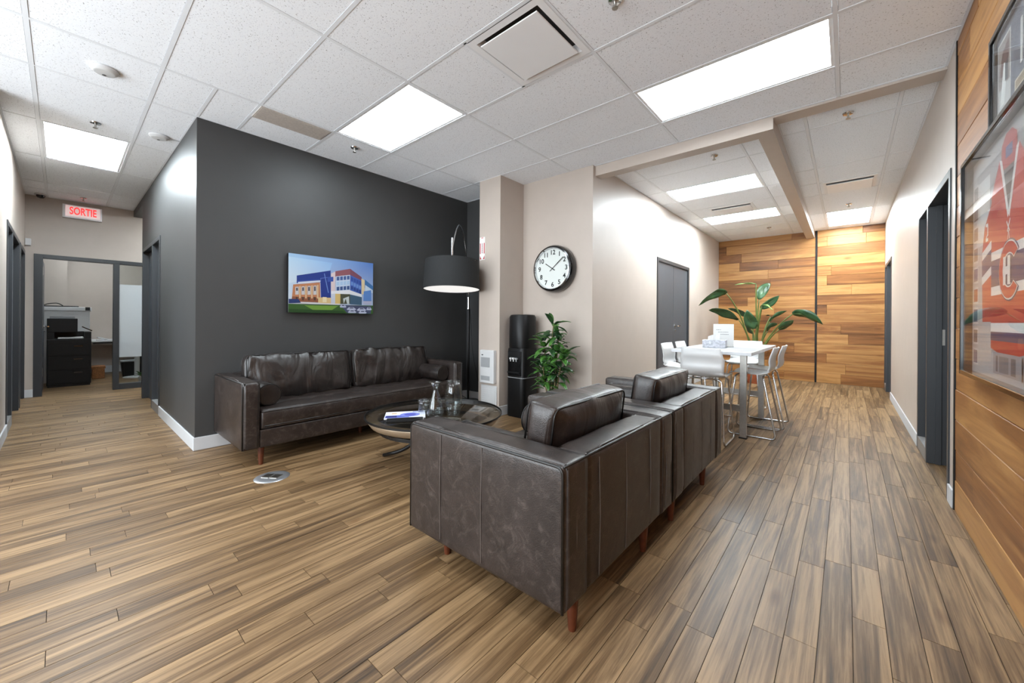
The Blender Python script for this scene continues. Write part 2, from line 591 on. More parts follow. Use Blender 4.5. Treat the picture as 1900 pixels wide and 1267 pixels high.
# ---------------------------------------------------------------- floor
floor = struct('floor', boxes((-12.2, 2.4, -2.6, 9.9, -0.06, -0.006)), 'floorbase', 'brown wooden strip floor across the whole room', 'floor')
PW, PL, GAP = 0.0975, 0.915, 0.0011
planks = []
rr_ = random.Random(11)
k0, k1 = int((-12.0 - 0.023) / PW) - 1, int((XR + 0.35 - 0.023) / PW) + 1
for k in range(k0, k1):
    x0 = 0.023 + k * PW
    y = -2.55 - rr_.random() * PL
    if k == 0:
        y = 1.771 - 5 * PL
    while y < YF:
        ln = PL if rr_.random() < 0.8 else PL * rr_.choice((0.35, 0.5, 0.66))
        b = (x0 + GAP, x0 + PW - GAP, max(y, -2.55) + GAP, min(y + ln, YF) - GAP, -0.006, 0.0)
        y += ln
        if b[3] - b[2] < 0.03:
            continue
        cx, cy = (b[0] + b[1]) / 2, (b[2] + b[3]) / 2
        # leave out what lies under solid walls
        if XD - 3.3 < cx < XD - 0.2 and b[2] > YD + 0.15 and cy < YB:
            continue
        if cx < XL - 0.2 and b[2] > YB + 0.1:
            continue
        if -8.9 < cx < -5.2 and b[3] < YLW - 1.2:
            continue
        planks.append((b, (rr_.random(), rr_.random(), rr_.random(), 1.0)))
def area(b):
    cs = [pix(b[i], b[j], 0) for i, j in ((0, 2), (1, 2), (1, 3), (0, 3))]
    if any(c is None for c in cs):
        return 0.0
    mx, my = sum(c[0] for c in cs) / 4, sum(c[1] for c in cs) / 4
    if not (-40 < mx < 1940 and 0 < my < 1330):
        return 0.0
    return abs(sum(cs[i][0] * cs[(i + 1) % 4][1] - cs[(i + 1) % 4][0] * cs[i][1] for i in range(4))) / 2
planks.sort(key=lambda q: -area(q[0]))
for b, c in planks[:300]:
    o = obj('plank', boxes((b[0], b[1], b[2], b[3], b[4], b[5])), 'floor', floor)
    setpr(o, c)
pf = board_mesh('plank_field', planks[300:], 'floor', floor)
pf['kind'] = 'stuff'

# ---------------------------------------------------------------- right wall: timber section, plaster section, two openings
DH = 2.20
struct('wall_right', boxes((XR, XR + 0.12, 3.69, 3.83, 0, 3.05), (XR, XR + 0.12, 5.33, 8.33, 0, 3.05), (XR, XR + 0.12, 9.62, 9.8, 0, 3.05),
                           (XR, XR + 0.12, 3.83, 5.33, DH, 3.05), (XR, XR + 0.12, 8.33, 9.62, DH, 3.05)),
       'beige', 'beige plaster wall with dark door openings along the right of the hall', 'wall')
ww = struct('wall_right_timber', boxes((XR + 0.016, XR + 0.12, -2.6, 3.69, 0, 3.05)), 'floorbase', 'wall clad in honey coloured timber boards at the right edge', 'wall')
def clad_rows(axis, a0, a1, rows, h, depth0, depth1, parent, mat, seed, lens=(0.55, 1.9), top=ZC):
    rg = random.Random(seed)
    for r in range(rows):
        z0, z1 = r * h, min((r + 1) * h, top)
        if z1 - z0 < 0.02:
            continue
        a = a0 - rg.random() * 0.8
        while a < a1:
            ln = rg.uniform(*lens)
            if a + ln < a0 + 0.15:
                ln = a0 + 0.15 - a
            if a1 - (a + ln) < 0.25:
                ln = a1 - a
            s, e = max(a, a0), min(a + ln, a1)
            a += ln
            if e - s < 0.01:
                break
            pr = rg.uniform(-0.0015, 0.0015)
            if axis == 1:
                b = (depth0 + pr, depth1, s + 0.0008, e - 0.0008, z0 + 0.0008, z1 - 0.0008)
            else:
                b = (s + 0.0008, e - 0.0008, depth0 + pr, depth1, z0 + 0.0008, z1 - 0.0008)
            o = obj('board', boxes(b, bevel=0.0028, seg=1), mat, parent)
            setpr(o, (rg.random(), rg.random(), rg.random(), 1))
clad_rows(1, -2.5, 3.668, 16, 0.19, XR, XR + 0.016, ww, 'board_y', 5)
struct('trim_1', boxes((XR - 0.006, XR + 0.02, 3.668, 3.69, 0, ZC)), 'black', 'thin black edge strip ending the timber wall', 'trim')

# ---------------------------------------------------------------- far timber wall
wf = struct('wall_far', boxes((XL - 0.2, XR + 0.2, YF + 0.016, YF + 0.2, 0, 3.05)), 'floorbase', 'honey coloured timber clad wall at the far end of the hall', 'wall')
clad_rows(0, XL, -0.475, 16, 0.19, YF, YF + 0.016, wf, 'board_x', 21, (0.6, 1.7), ZH)
clad_rows(0, -0.445, XR, 16, 0.19, YF, YF + 0.016, wf, 'board_x', 34, (0.35, 1.1), ZH)
struct('trim_2', boxes((-0.475, -0.445, YF - 0.006, YF + 0.02, 0, ZH)), 'black', 'black vertical strip between the two far timber panels', 'trim')

# ---------------------------------------------------------------- hall left wall, clock wall, column, niche
struct('wall_hall', boxes((XL - 0.15, XL, YB, 5.95, 0, 3.05), (XL - 0.15, XL, 7.49, 9.75, 0, 3.05), (XL - 0.15, XL, 5.95, 7.49, 2.14, 3.05)), 'beige',
       'beige hall wall with a dark double door', 'wall')
struct('wall_clock', boxes((-3.25, XL - 0.15, YB, YB + 0.15, 0, 3.05)), 'beige', 'short beige wall carrying the clock', 'wall')
struct('wall_column', boxes((-3.58, -3.22, 3.50, YB + 0.15, 0, 3.0)), 'beige', 'square beige column beside the floor lamp', 'column')
struct('wall_niche', boxes((XD - 0.1, -3.58, 4.0, 4.15, 0, 3.05)), 'dark', 'charcoal wall strip behind the floor lamp', 'wall')

# ---------------------------------------------------------------- charcoal block
struct('wall_charcoal', boxes((XD - 0.14, XD, YD, 4.15, 0, 3.05), (-6.26, XD - 0.14, YD, YD + 0.12, 0, 3.05),
                              (-7.80, -6.26, YD, YD + 0.12, 2.17, 3.05), (-7.90, -7.80, YD, 3.0, 0, 3.05)), 'dark',
       'charcoal painted wall behind the long sofa, turning into the corridor', 'wall')
struct('trim_3', boxes((XE, -7.90, YD, YD + 0.12, 2.85, 3.05)), 'dark', 'charcoal header at the end of the corridor', 'trim')

# ---------------------------------------------------------------- corridor walls
struct('wall_corridor', boxes((-6.25, -5.0, YLW - 0.12, YLW, 0, 3.05), (-7.90, -6.25, YLW - 0.12, YLW, 2.13, 3.05), (-8.05, -7.90, YLW - 0.12, YLW, 0, 3.05),
                              (XE, -8.05, YLW - 0.12, YLW, 2.13, 3.05), (-5.12, -5.0, -2.6, YLW - 0.12, 0, 3.05)), 'beige',
       'beige corridor wall with dark doors at the far left', 'wall')
OY0, OY1 = -0.275, 1.30        # opening in the end wall
struct('wall_end', boxes((XE - 0.12, XE, -0.5, OY0, 0, 3.05), (XE - 0.12, XE, OY1, 3.0, 0, 3.05), (XE - 0.12, XE, OY0, OY1, 2.10, 3.05)), 'beige',
       'beige end wall of the corridor above the glazed door', 'wall')
struct('wall_branch', boxes((XE, -7.9, 2.9, 3.0, 0, 3.05)), 'beige', 'beige end of the side corridor', 'wall')
struct('wall_behind', boxes((-5.12, XR + 0.12, -2.6, -2.5, 0, 0.55), (-5.12, XR + 0.12, -2.6, -2.5, 2.6, 3.05), (-5.12, -4.7, -2.6, -2.5, 0.55, 2.6), (-2.4, -2.0, -2.6, -2.5, 0.55, 2.6), (0.2, XR + 0.12, -2.6, -2.5, 0.55, 2.6)), 'beige', 'unseen beige wall with two windows added for daylight behind the camera', 'wall')
for n_, (a_, b_) in enumerate(((-4.7, -2.4), (-2.0, 0.2))):  # windows added out of view so world light reaches the ceiling
    wn = thing('window_%d' % (n_ + 1), 'wide unseen window added behind the camera for daylight', 'window', (0, 0, 0), 0, kind='structure')
    obj('window_frame', boxes((a_, a_ + 0.05, -2.58, -2.52, 0.55, 2.6), (b_ - 0.05, b_, -2.58, -2.52, 0.55, 2.6), (a_ + 0.05, b_ - 0.05, -2.58, -2.52, 0.55, 0.6), (a_ + 0.05, b_ - 0.05, -2.58, -2.52, 2.55, 2.6)), 'white_metal', wn)
    obj('window_sill', boxes((a_ - 0.03, b_ + 0.03, -2.52, -2.42, 0.53, 0.55)), 'white_metal', wn)
    pd = bpy.data.lights.new('daylight_portal', 'AREA')
    pd.shape = 'RECTANGLE'; pd.size = b_ - a_; pd.size_y = 2.05
    pd.cycles.is_portal = True
    po = bpy.data.objects.new('daylight_portal', pd)
    COL.objects.link(po)
    po.location = ((a_ + b_) / 2, -2.6, 1.575); po.rotation_euler = (PI / 2, 0, 0)
    po.parent = wn

# office behind the end wall
struct('wall_office', boxes((XO - 0.1, XO, -2.4, 3.2, 0, 3.05), (XO, XE - 0.12, -2.4, -2.3, 0, 3.05), (XO, XE - 0.12, 3.1, 3.2, 0, 3.05), (XE - 0.12, XE, -2.4, -0.5, 0, 3.05)), 'beige',
       'pale office walls seen through the corridor door', 'wall')
struct('wall_office_column', boxes((-11.95, -11.25, -0.75, 0.06, 0, 2.74)), 'beige', 'shaded column inside the office', 'column')
# dim rooms behind the side doors
struct('wall_side_room', boxes((XR + 0.12, 2.3, 3.5, 3.6, 0, 3.05), (XR + 0.12, 2.3, 9.8, 9.9, 0, 3.05), (2.3, 2.4, 3.5, 9.9, 0, 3.05)), 'beige', 'walls of the dim rooms to the right', 'wall')
struct('wall_left_room', boxes((XE, -5.12, -2.6, -2.5, 0, 3.05)), 'beige', 'wall of the dim rooms to the left', 'wall')

# ---------------------------------------------------------------- baseboards
def base(name, label, *bs):
    struct(name, boxes(*bs, bevel=0.003, seg=1), 'white_trim', label, 'baseboard')
BH, BT = 0.115, 0.012
base('baseboard_right', 'pale vinyl baseboard along the hall right wall', (XR - BT, XR, 5.33, 8.33, 0, BH), (XR - BT, XR, 3.69, 3.83, 0, BH))
base('baseboard_charcoal', 'pale vinyl baseboard around the charcoal wall corner', (XD, XD + BT, YD - BT, 3.99, 0, BH), (-6.26, XD, YD - BT, YD, 0, BH))
base('baseboard_niche', 'pale vinyl baseboard behind the floor lamp', (XD + BT, -3.58, 4.0 - BT, 4.0, 0, BH))
base('baseboard_column', 'pale vinyl baseboard around the beige column', (-3.58, -3.22, 3.5 - BT, 3.5, 0, BH), (-3.22, -3.22 + BT, 3.5 - BT, YB, 0, BH))
base('baseboard_clock', 'pale vinyl baseboard below the clock wall', (-3.22 + BT, XL, YB - BT, YB, 0, BH), (XL, XL + BT, YB - BT, 5.95, 0, BH), (XL, XL + BT, 7.49, YF, 0, BH))
base('baseboard_corridor', 'pale vinyl baseboard along the corridor left wall', (-6.25, -5.0, YLW, YLW + BT, 0, BH), (XE, XE + BT, YLW, OY0, 0, BH))
base('baseboard_office', 'pale baseboard at the office back wall', (XO, XO + BT, -2.3, 3.1, 0, BH + 0.03))

# ---------------------------------------------------------------- ceilings
ceil = struct('ceiling', boxes((-9.2, XR + 0.2, -2.6, 4.0, 3.05, 3.12)), 'plenum', 'white suspended tile ceiling of the lounge and corridor', 'ceiling')
hceil = struct('ceiling_hall', boxes((XL - 0.2, XR + 0.2, 4.0, 9.9, 3.05, 3.12)), 'plenum', 'white suspended tile ceiling of the dining hall', 'ceiling')
struct('ceiling_office', boxes((XO - 0.1, XE - 0.12, -2.4, 3.2, 2.75, 2.8)), 'white_metal', 'white office ceiling', 'ceiling')
struct('ceiling_side', boxes((XR + 0.12, 2.4, 3.5, 9.9, 2.75, 2.8), (-9.1, -5.06, -2.55, YLW - 0.06, 2.75, 2.8), (-9.0, -7.9, 0.9, 3.0, 2.96, 3.0)), 'plenum', 'ceilings of the dim side rooms', 'ceiling')
TB = 0.024
def tiles(parent, xs, ys, z, skip=(), split=(), nox=(), noy=()):
    """lay-in tiles with a T-bar grid; cells in skip stay open; split = cells cut in two at an x"""
    for i in range(len(xs) - 1):
        for j in range(len(ys) - 1):
            if (i, j) in skip:
                continue
            cells = [(xs[i], xs[i + 1])]
            for (a, b, xm, keep) in split:
                if (a, b) == (i, j):
                    cells = [c for c, kp in (((xs[i], xm), keep[0]), ((xm, xs[i + 1]), keep[1])) if kp]
            for x0, x1 in cells:
                h = TB / 2
                obj('ceiling_tile', boxes((x0 + h + 0.0015, x1 - h - 0.0015, ys[j] + h + 0.0015, ys[j + 1] - h - 0.0015, z + 0.0025, z + 0.02)), 'tile', parent)
    for x in xs:
        if x in nox:
            continue
        obj('grid_bar', boxes((x - TB / 2, x + TB / 2, ys[0], ys[-1], z, z + 0.03)), 'tbar', parent)
    for y in ys:
        if y in noy:
            continue
        for i in range(len(xs) - 1):
            obj('grid_bar', boxes((xs[i] + TB / 2, xs[i + 1] - TB / 2, y - TB / 2, y + TB / 2, z, z + 0.03)), 'tbar', parent)
    for (a, b, xm, keep) in split:
        obj('grid_bar', boxes((xm - TB / 2, xm + TB / 2, ys[b], ys[b + 1], z, z + 0.03)), 'tbar', parent)

def troffer(label, x0, x1, y0, y1, z, group, lamp='panel'):
    t = thing('ceiling_light', label, 'light', ((x0 + x1) / 2, (y0 + y1) / 2, z + 0.004), 0, group)
    hx, hy = (x1 - x0) / 2 - TB / 2 + 0.002, (y1 - y0) / 2 - TB / 2 + 0.002
    f = 0.022
    obj('frame', boxes((-hx, hx, -hy, -hy + f, 0, 0.05), (-hx, hx, hy - f, hy, 0, 0.05), (-hx, -hx + f, -hy + f, hy - f, 0, 0.05), (hx - f, hx, -hy + f, hy - f, 0, 0.05)), 'white_metal', t)
    obj('diffuser', boxes((-hx + f, hx - f, -hy + f, hy - f, 0.006, 0.016)), lamp, t)
    return t

YK = [1.68 + 0.61 * k for k in range(-6, 4)]        # -1.98 ... 3.51
ys_m = [-2.5] + YK + [3.99]
xs_m = [-3.70, -2.50, -1.28, -0.06, XR]
def yi(v):
    return min(range(len(ys_m)), key=lambda q: abs(ys_m[q] - v))
lounge_lights = [(0, 1.68), (2, 2.90), (2, -0.15), (0, -1.37)]  # last two are unseen panels, added to light the lounge from behind
tiles(ceil, xs_m, ys_m, ZC, skip=[(i, yi(v)) for i, v in lounge_lights], split=[(1, yi(1.68), -1.87, (True, False))])
troffer('square lit ceiling panel above the long sofa', -3.70, -2.50, 1.68, 2.29, ZC, 'lit ceiling panels')
troffer('long lit ceiling panel nearest the timber wall, above the armchairs', -1.28, -0.06, 2.90, 3.51, ZC, 'lit ceiling panels')
for (i, v), lb in zip(lounge_lights[2:], ('unseen lit ceiling panel added above the camera', 'unseen lit ceiling panel added behind the camera')):
    troffer(lb, xs_m[i], xs_m[i + 1], v, v + 0.61, ZC, 'lit ceiling panels')
# corridor and strip beside the charcoal wall
xs_c = [XE, -8.50, -8.05, -6.78, -5.53, -4.36, -3.70]
ys_c = [YLW, -0.15, 0.46, YD]
tiles(ceil, xs_c, ys_c, ZC, skip=[(3, 1)], nox=(-3.70,))
troffer('lit ceiling panel in the corridor at the left', -6.78, -5.53, -0.15, 0.46, ZC, 'lit ceiling panels', 'panel_hall')
tiles(ceil, [XD, -3.70], [YD] + [1.07, 1.68, 2.29, 2.90, 3.51, 3.99], ZC, nox=(-3.70,), noy=(YD,))
tiles(ceil, [-5.0, XD, -3.70], [-2.5, -1.98, -1.37, -0.76, YLW], ZC, nox=(-3.70,), noy=(YLW,))
# hall bays
xs_h = [XL, -1.95, -0.83, -0.617]
ys_h = [4.14] + [4.88 + 0.61 * k for k in range(8)] + [YF]
tiles(hceil, xs_h, ys_h, ZH, skip=[(1, 2), (1, 5)])
troffer('lit ceiling panel in the hall nearer the beam, above the white table', -1.95, -0.83, 5.49, 6.10, ZH, 'lit ceiling panels', 'panel_hall')
troffer('lit ceiling panel in the hall furthest left, near the timber wall', -1.95, -0.83, 7.32, 7.93, ZH, 'lit ceiling panels', 'panel_hall')
xs_g = [-0.49, -0.29, 0.32, XR]
ys_g = [4.16, 4.57, 5.79, 6.40, 7.01, 8.23, 9.45, YF]
tiles(hceil, xs_g, ys_g, ZH, skip=[(1, 5)])
troffer('lit ceiling panel at the far right end of the hall', -0.29, 0.32, 8.23, 9.45, ZH, 'lit ceiling panels', 'panel_hall')
# beams
struct('trim_4', boxes((XL, -0.49, 4.0, 4.14, 2.84, 3.05), (-0.617, -0.49, 4.14, YF, 2.84, 3.05), (-0.49, XR, 4.0, 4.16, 2.935, 3.05)), 'beige',
       'beige boxed beam framing the dining hall ceiling', 'beam')
# unseen side corridor panel, added to brighten the end wall; then the office lamp
troffer('unseen lit ceiling panel added in the side corridor', -8.75, -8.15, 1.5, 2.7, 2.94, 'lit ceiling panels', 'panel_hall')
troffer('lit ceiling panel inside the office', -11.3, -10.1, 0.2, 0.8, 2.735, 'lit ceiling panels')

# ---------------------------------------------------------------- doors
def lever(parent, p, out, along):
    """lever handle at p, sticking out along `out`, lever pointing along `along`"""
    p, out, along = Vector(p), Vector(out), Vector(along)
    bm = bmesh.new()
    tube(bm, [p, p + out * 0.008], 0.026, 14)
    tube(bm, fillet([p, p + out * 0.05, p + out * 0.05 + along * 0.12], 0.015), 0.009, 8)
    tube(bm, [p - Vector((0, 0, 0.075)), p - Vector((0, 0, 0.075)) + out * 0.012], 0.012, 12)
    return obj('handle', bm, 'chrome', parent, smooth='auto')

def hinge(parent, b):
    return obj('hinge', boxes(b, bevel=0.002, seg=1), 'steel', parent)

def door_unit(name, label, axis, face, sgn, a0, a1, split, h, sidelight_first, depth=0.12, pane='darkpane', door_open=True, room=0.4):
    """hollow-metal frame with a door bay and a glazed sidelight.
    axis: coordinate running along the wall; face: wall face; sgn: +1 when the wall body lies on the + side"""
    F = 0.05
    P = 0.008
    def bx(a, b, d0, d1, z0, z1):
        lo, hi = sorted((face + sgn * d0, face + sgn * d1))
        return (lo, hi, a, b, z0, z1) if axis == 1 else (a, b, lo, hi, z0, z1)
    root = thing(name, label, 'door', (0, 0, 0), 0, kind='structure')
    D0, D1 = -P, depth + 0.005
    obj('frame', boxes(bx(a0, a0 + F, D0, D1, 0, h), bx(a1 - F, a1, D0, D1, 0, h), bx(a0 + F, a1 - F, D0, D1, h - F, h), bevel=0.002, seg=1), 'frame', root)
    obj('mullion', boxes(bx(split - F / 2, split + F / 2, D0, D1, 0, h - F), bx(split - F / 2 - 0.012, split + F / 2 + 0.012, depth * 0.35, depth * 0.65, 0, h - F), bevel=0.002, seg=1), 'frame', root)
    s0, s1 = (a0 + F, split - F / 2) if sidelight_first else (split + F / 2, a1 - F)
    obj('sill', boxes(bx(s0, s1, D0, D1, 0, 0.11), bevel=0.002, seg=1), 'sill', root)
    obj('pane', boxes(bx(s0, s1, depth * 0.5, depth * 0.5 + 0.006, 0.11, h - F)), pane, root)
    d0, d1 = (split + F / 2, a1 - F) if sidelight_first else (a0 + F, split - F / 2)
    return root, bx, (d0, d1), (s0, s1)

# near right: door bay close to the camera, sidelight beyond; the leaf stands open into the dim room
r, bx, (d0, d1), _ = door_unit('door_1', 'dark door frame with sidelight on the right wall nearest the timber boards', 1, XR, 1, 3.83, 5.33, 4.78, DH, False)
lf = obj('leaf', boxes((XR + 0.14, XR + 1.0, d1 - 0.05, d1 - 0.005, 0.01, DH - 0.06), bevel=0.003, seg=1), 'leaf_paint', r)
obj('strike_plate', boxes((XR + 0.06, XR + 0.095, d1 - 0.003, d1 + 0.002, 0.99, 1.12)), 'steel', r)
lever(lf, (XR + 0.93, d1 - 0.05, 1.02), (0, -1, 0), (-1, 0, 0))
r, bx, (d0, d1), _ = door_unit('door_2', 'dark door frame at the far end of the right wall', 1, XR, 1, 8.33, 9.62, 9.2, DH, False)
obj('leaf', boxes((XR + 0.05, XR + 0.095, d0, d1, 0.01, DH - 0.05)), 'leaf_paint', r)
# left of the charcoal corridor side (faces -y)
r, bx, (d0, d1), _ = door_unit('door_3', 'dark door and sidelight set in the charcoal corridor wall', 0, YD, 1, -7.80, -6.26, -6.86, 2.17, False)
obj('leaf', boxes((d0, d1, YD + 0.06, YD + 0.1, 0.01, 2.12)), 'leaf_paint', r)
# corridor left wall
r, bx, (d0, d1), _ = door_unit('door_4', 'nearer dark door and sidelight in the beige corridor wall', 0, YLW, -1, -7.90, -6.25, -6.85, 2.13, False)
obj('leaf', boxes((d0, d1, YLW - 0.1, YLW - 0.06, 0.01, 2.08)), 'leaf_paint', r)
r, bx, (d0, d1), _ = door_unit('door_5', 'farther dark door in the beige corridor wall beside the end wall', 0, YLW, -1, -9.0, -8.05, -8.12, 2.13, False)
obj('leaf', boxes((d0, d1, YLW - 0.1, YLW - 0.06, 0.01, 2.08)), 'leaf_paint', r)
# end wall: open door and tall glazed sidelight
r = thing('door_6', 'open dark framed door with glazed sidelight into the office', 'door', (0, 0, 0), 0, kind='structure')
F = 0.085
MY = 0.575
obj('frame', boxes((XE - 0.13, XE + 0.008, OY0, OY0 + F, 0, 2.10), (XE - 0.13, XE + 0.008, OY1 - F, OY1, 0, 2.10), (XE - 0.13, XE + 0.008, OY0 + F, OY1 - F, 2.045, 2.10), bevel=0.002, seg=1), 'frame', r)
obj('mullion', boxes((XE - 0.13, XE + 0.008, MY - 0.035, MY + 0.035, 0, 2.045), bevel=0.002, seg=1), 'frame', r)
obj('sill', boxes((XE - 0.13, XE + 0.008, MY + 0.035, OY1 - F, 0, 0.09), bevel=0.002, seg=1), 'frame', r)
pn = obj('pane', boxes((XE - 0.07, XE - 0.064, MY + 0.035, OY1 - F, 0.09, 2.045)), 'glass', r)
obj('frosted_film', boxes((XE - 0.0636, XE - 0.063, MY + 0.035, OY1 - F, 0.52, 1.72)), 'frost', r)
lf = obj('leaf', boxes((XE - 1.0, XE - 0.13, OY0 + F - 0.05, OY0 + F - 0.005, 0.01, 2.04), bevel=0.003, seg=1), 'leaf_paint', r)
for z in (0.28, 1.0, 1.80):
    hinge(r, (XE - 0.125, XE - 0.085, OY0 + F - 0.004, OY0 + F + 0.004, z, z + 0.13))
lever(lf, (XE - 0.92, OY0 + F - 0.005, 1.02), (0, 1, 0), (1, 0, 0))
# double door on the hall left wall
r = thing('door_7', 'closed charcoal double door on the beige hall wall', 'door', (0, 0, 0), 0, kind='structure')
obj('frame', boxes((XL - 0.1, XL + 0.012, 5.93, 5.985, 0, 2.16), (XL - 0.1, XL + 0.012, 7.455, 7.51, 0, 2.16), (XL - 0.1, XL + 0.012, 5.985, 7.455, 2.105, 2.16), bevel=0.002, seg=1), 'frame', r)
la = obj('leaf', boxes((XL - 0.06, XL - 0.012, 5.99, 6.715, 0.01, 2.10), bevel=0.002, seg=1), 'leaf_paint', r)
lb = obj('leaf', boxes((XL - 0.06, XL - 0.012, 6.72, 7.45, 0.01, 2.10), bevel=0.002, seg=1), 'leaf_paint', r)
lever(lb, (XL - 0.012, 6.80, 1.10), (1, 0, 0), (0, 1, 0))
for z in (0.35, 1.02, 1.75):
    hinge(la, (XL - 0.014, XL + 0.004, 5.982, 5.998, z, z + 0.13))

# ================================================================ SEATING
def place(bm, mat4):
    bmesh.ops.transform(bm, matrix=mat4, verts=list(bm.verts))
    return bm

def soft_box(x0, x1, y0, y1, z0, z1, bev=0.025, wr=0.0, seed=0, cuts=0):
    bm = boxes((x0, x1, y0, y1, z0, z1))
    if cuts:
        bmesh.ops.subdivide_edges(bm, edges=list(bm.edges), cuts=cuts, use_grid_fill=True)
        so = Vector((seed * 5.1, seed, 0))
        for v in bm.verts:
            n = noise.noise(Vector((v.co.x * 7, v.co.y * 7, v.co.z * 2.2)) + so)
            c = Vector(((x0 + x1) / 2, (y0 + y1) / 2, (z0 + z1) / 2))
            d = v.co - c
            d = Vector((d.x / (x1 - x0), d.y / (y1 - y0), d.z / (z1 - z0)))
            i = max(range(3), key=lambda k: abs(d[k]))
            s = 1 if d[i] > 0 else -1
            e = [abs(d[k]) * 2 for k in range(3) if k != i]
            if max(e) < 0.98:
                v.co[i] += s * (n * wr + wr * 0.8 * (1 - max(e) ** 2))
    ed = [e for e in bm.edges if len(e.link_faces) == 2 and e.calc_face_angle(0) > 1.2]
    bmesh.ops.bevel(bm, geom=ed, offset=bev, segments=4, profile=0.5, affect='EDGES')
    return bm

def tufted_seat(W, D, T, nx, ny, seed):
    bm = boxes((-W / 2, W / 2, -D / 2, D / 2, 0, T))
    bmesh.ops.subdivide_edges(bm, edges=list(bm.edges), cuts=30, use_grid_fill=True)
    ed = [e for e in bm.edges if len(e.link_faces) == 2 and e.calc_face_angle(0) > 1.2]
    bmesh.ops.bevel(bm, geom=ed, offset=0.02, segments=3, profile=0.5, affect='EDGES')
    for v in bm.verts:
        if v.co.z > T * 0.9:
            u, w_ = (v.co.x / W + 0.5) * nx, (v.co.y / D + 0.5) * ny
            fu, fv = abs(u - round(u)), abs(w_ - round(w_))
            inner = 0 < round(u) < nx and 0 < round(w_) < ny
            d = math.hypot(fu * W / nx, fv * D / ny)
            crease = min(fu * W / nx, fv * D / ny)
            v.co.z += 0.014 * (1 - min(1, (v.co.y / D * 2) ** 4)) + 0.006 * noise.noise(Vector((v.co.x * 8, v.co.y * 8, seed)))
            if inner:
                v.co.z -= 0.022 * math.exp(-(d / 0.035) ** 2)
            if 0.02 < w_ < ny - 0.02:
                v.co.z -= 0.007 * math.exp(-(crease / 0.012) ** 2)
        elif v.co.y < -D * 0.47:
            v.co.y += -0.010 * (1 - (2 * v.co.z / T - 1) ** 2) + 0.004 * noise.noise(Vector((v.co.x * 9, 3, v.co.z * 9)))
    return bm

def bolster(L, R, seed):
    """round bolster lying along local y"""
    prof = [(0.0, -L / 2), (R * 0.6, -L / 2 - 0.004), (R * 0.93, -L / 2), (R, -L / 2 + 0.012), (R * 1.0, -L / 4), (R * 1.02, 0), (R, L / 4), (R, L / 2 - 0.012), (R * 0.93, L / 2), (R * 0.6, L / 2 + 0.004), (0, L / 2)]
    bm = lathe(prof, 28)
    return place(bm, Matrix.Rotation(PI / 2, 4, 'X'))

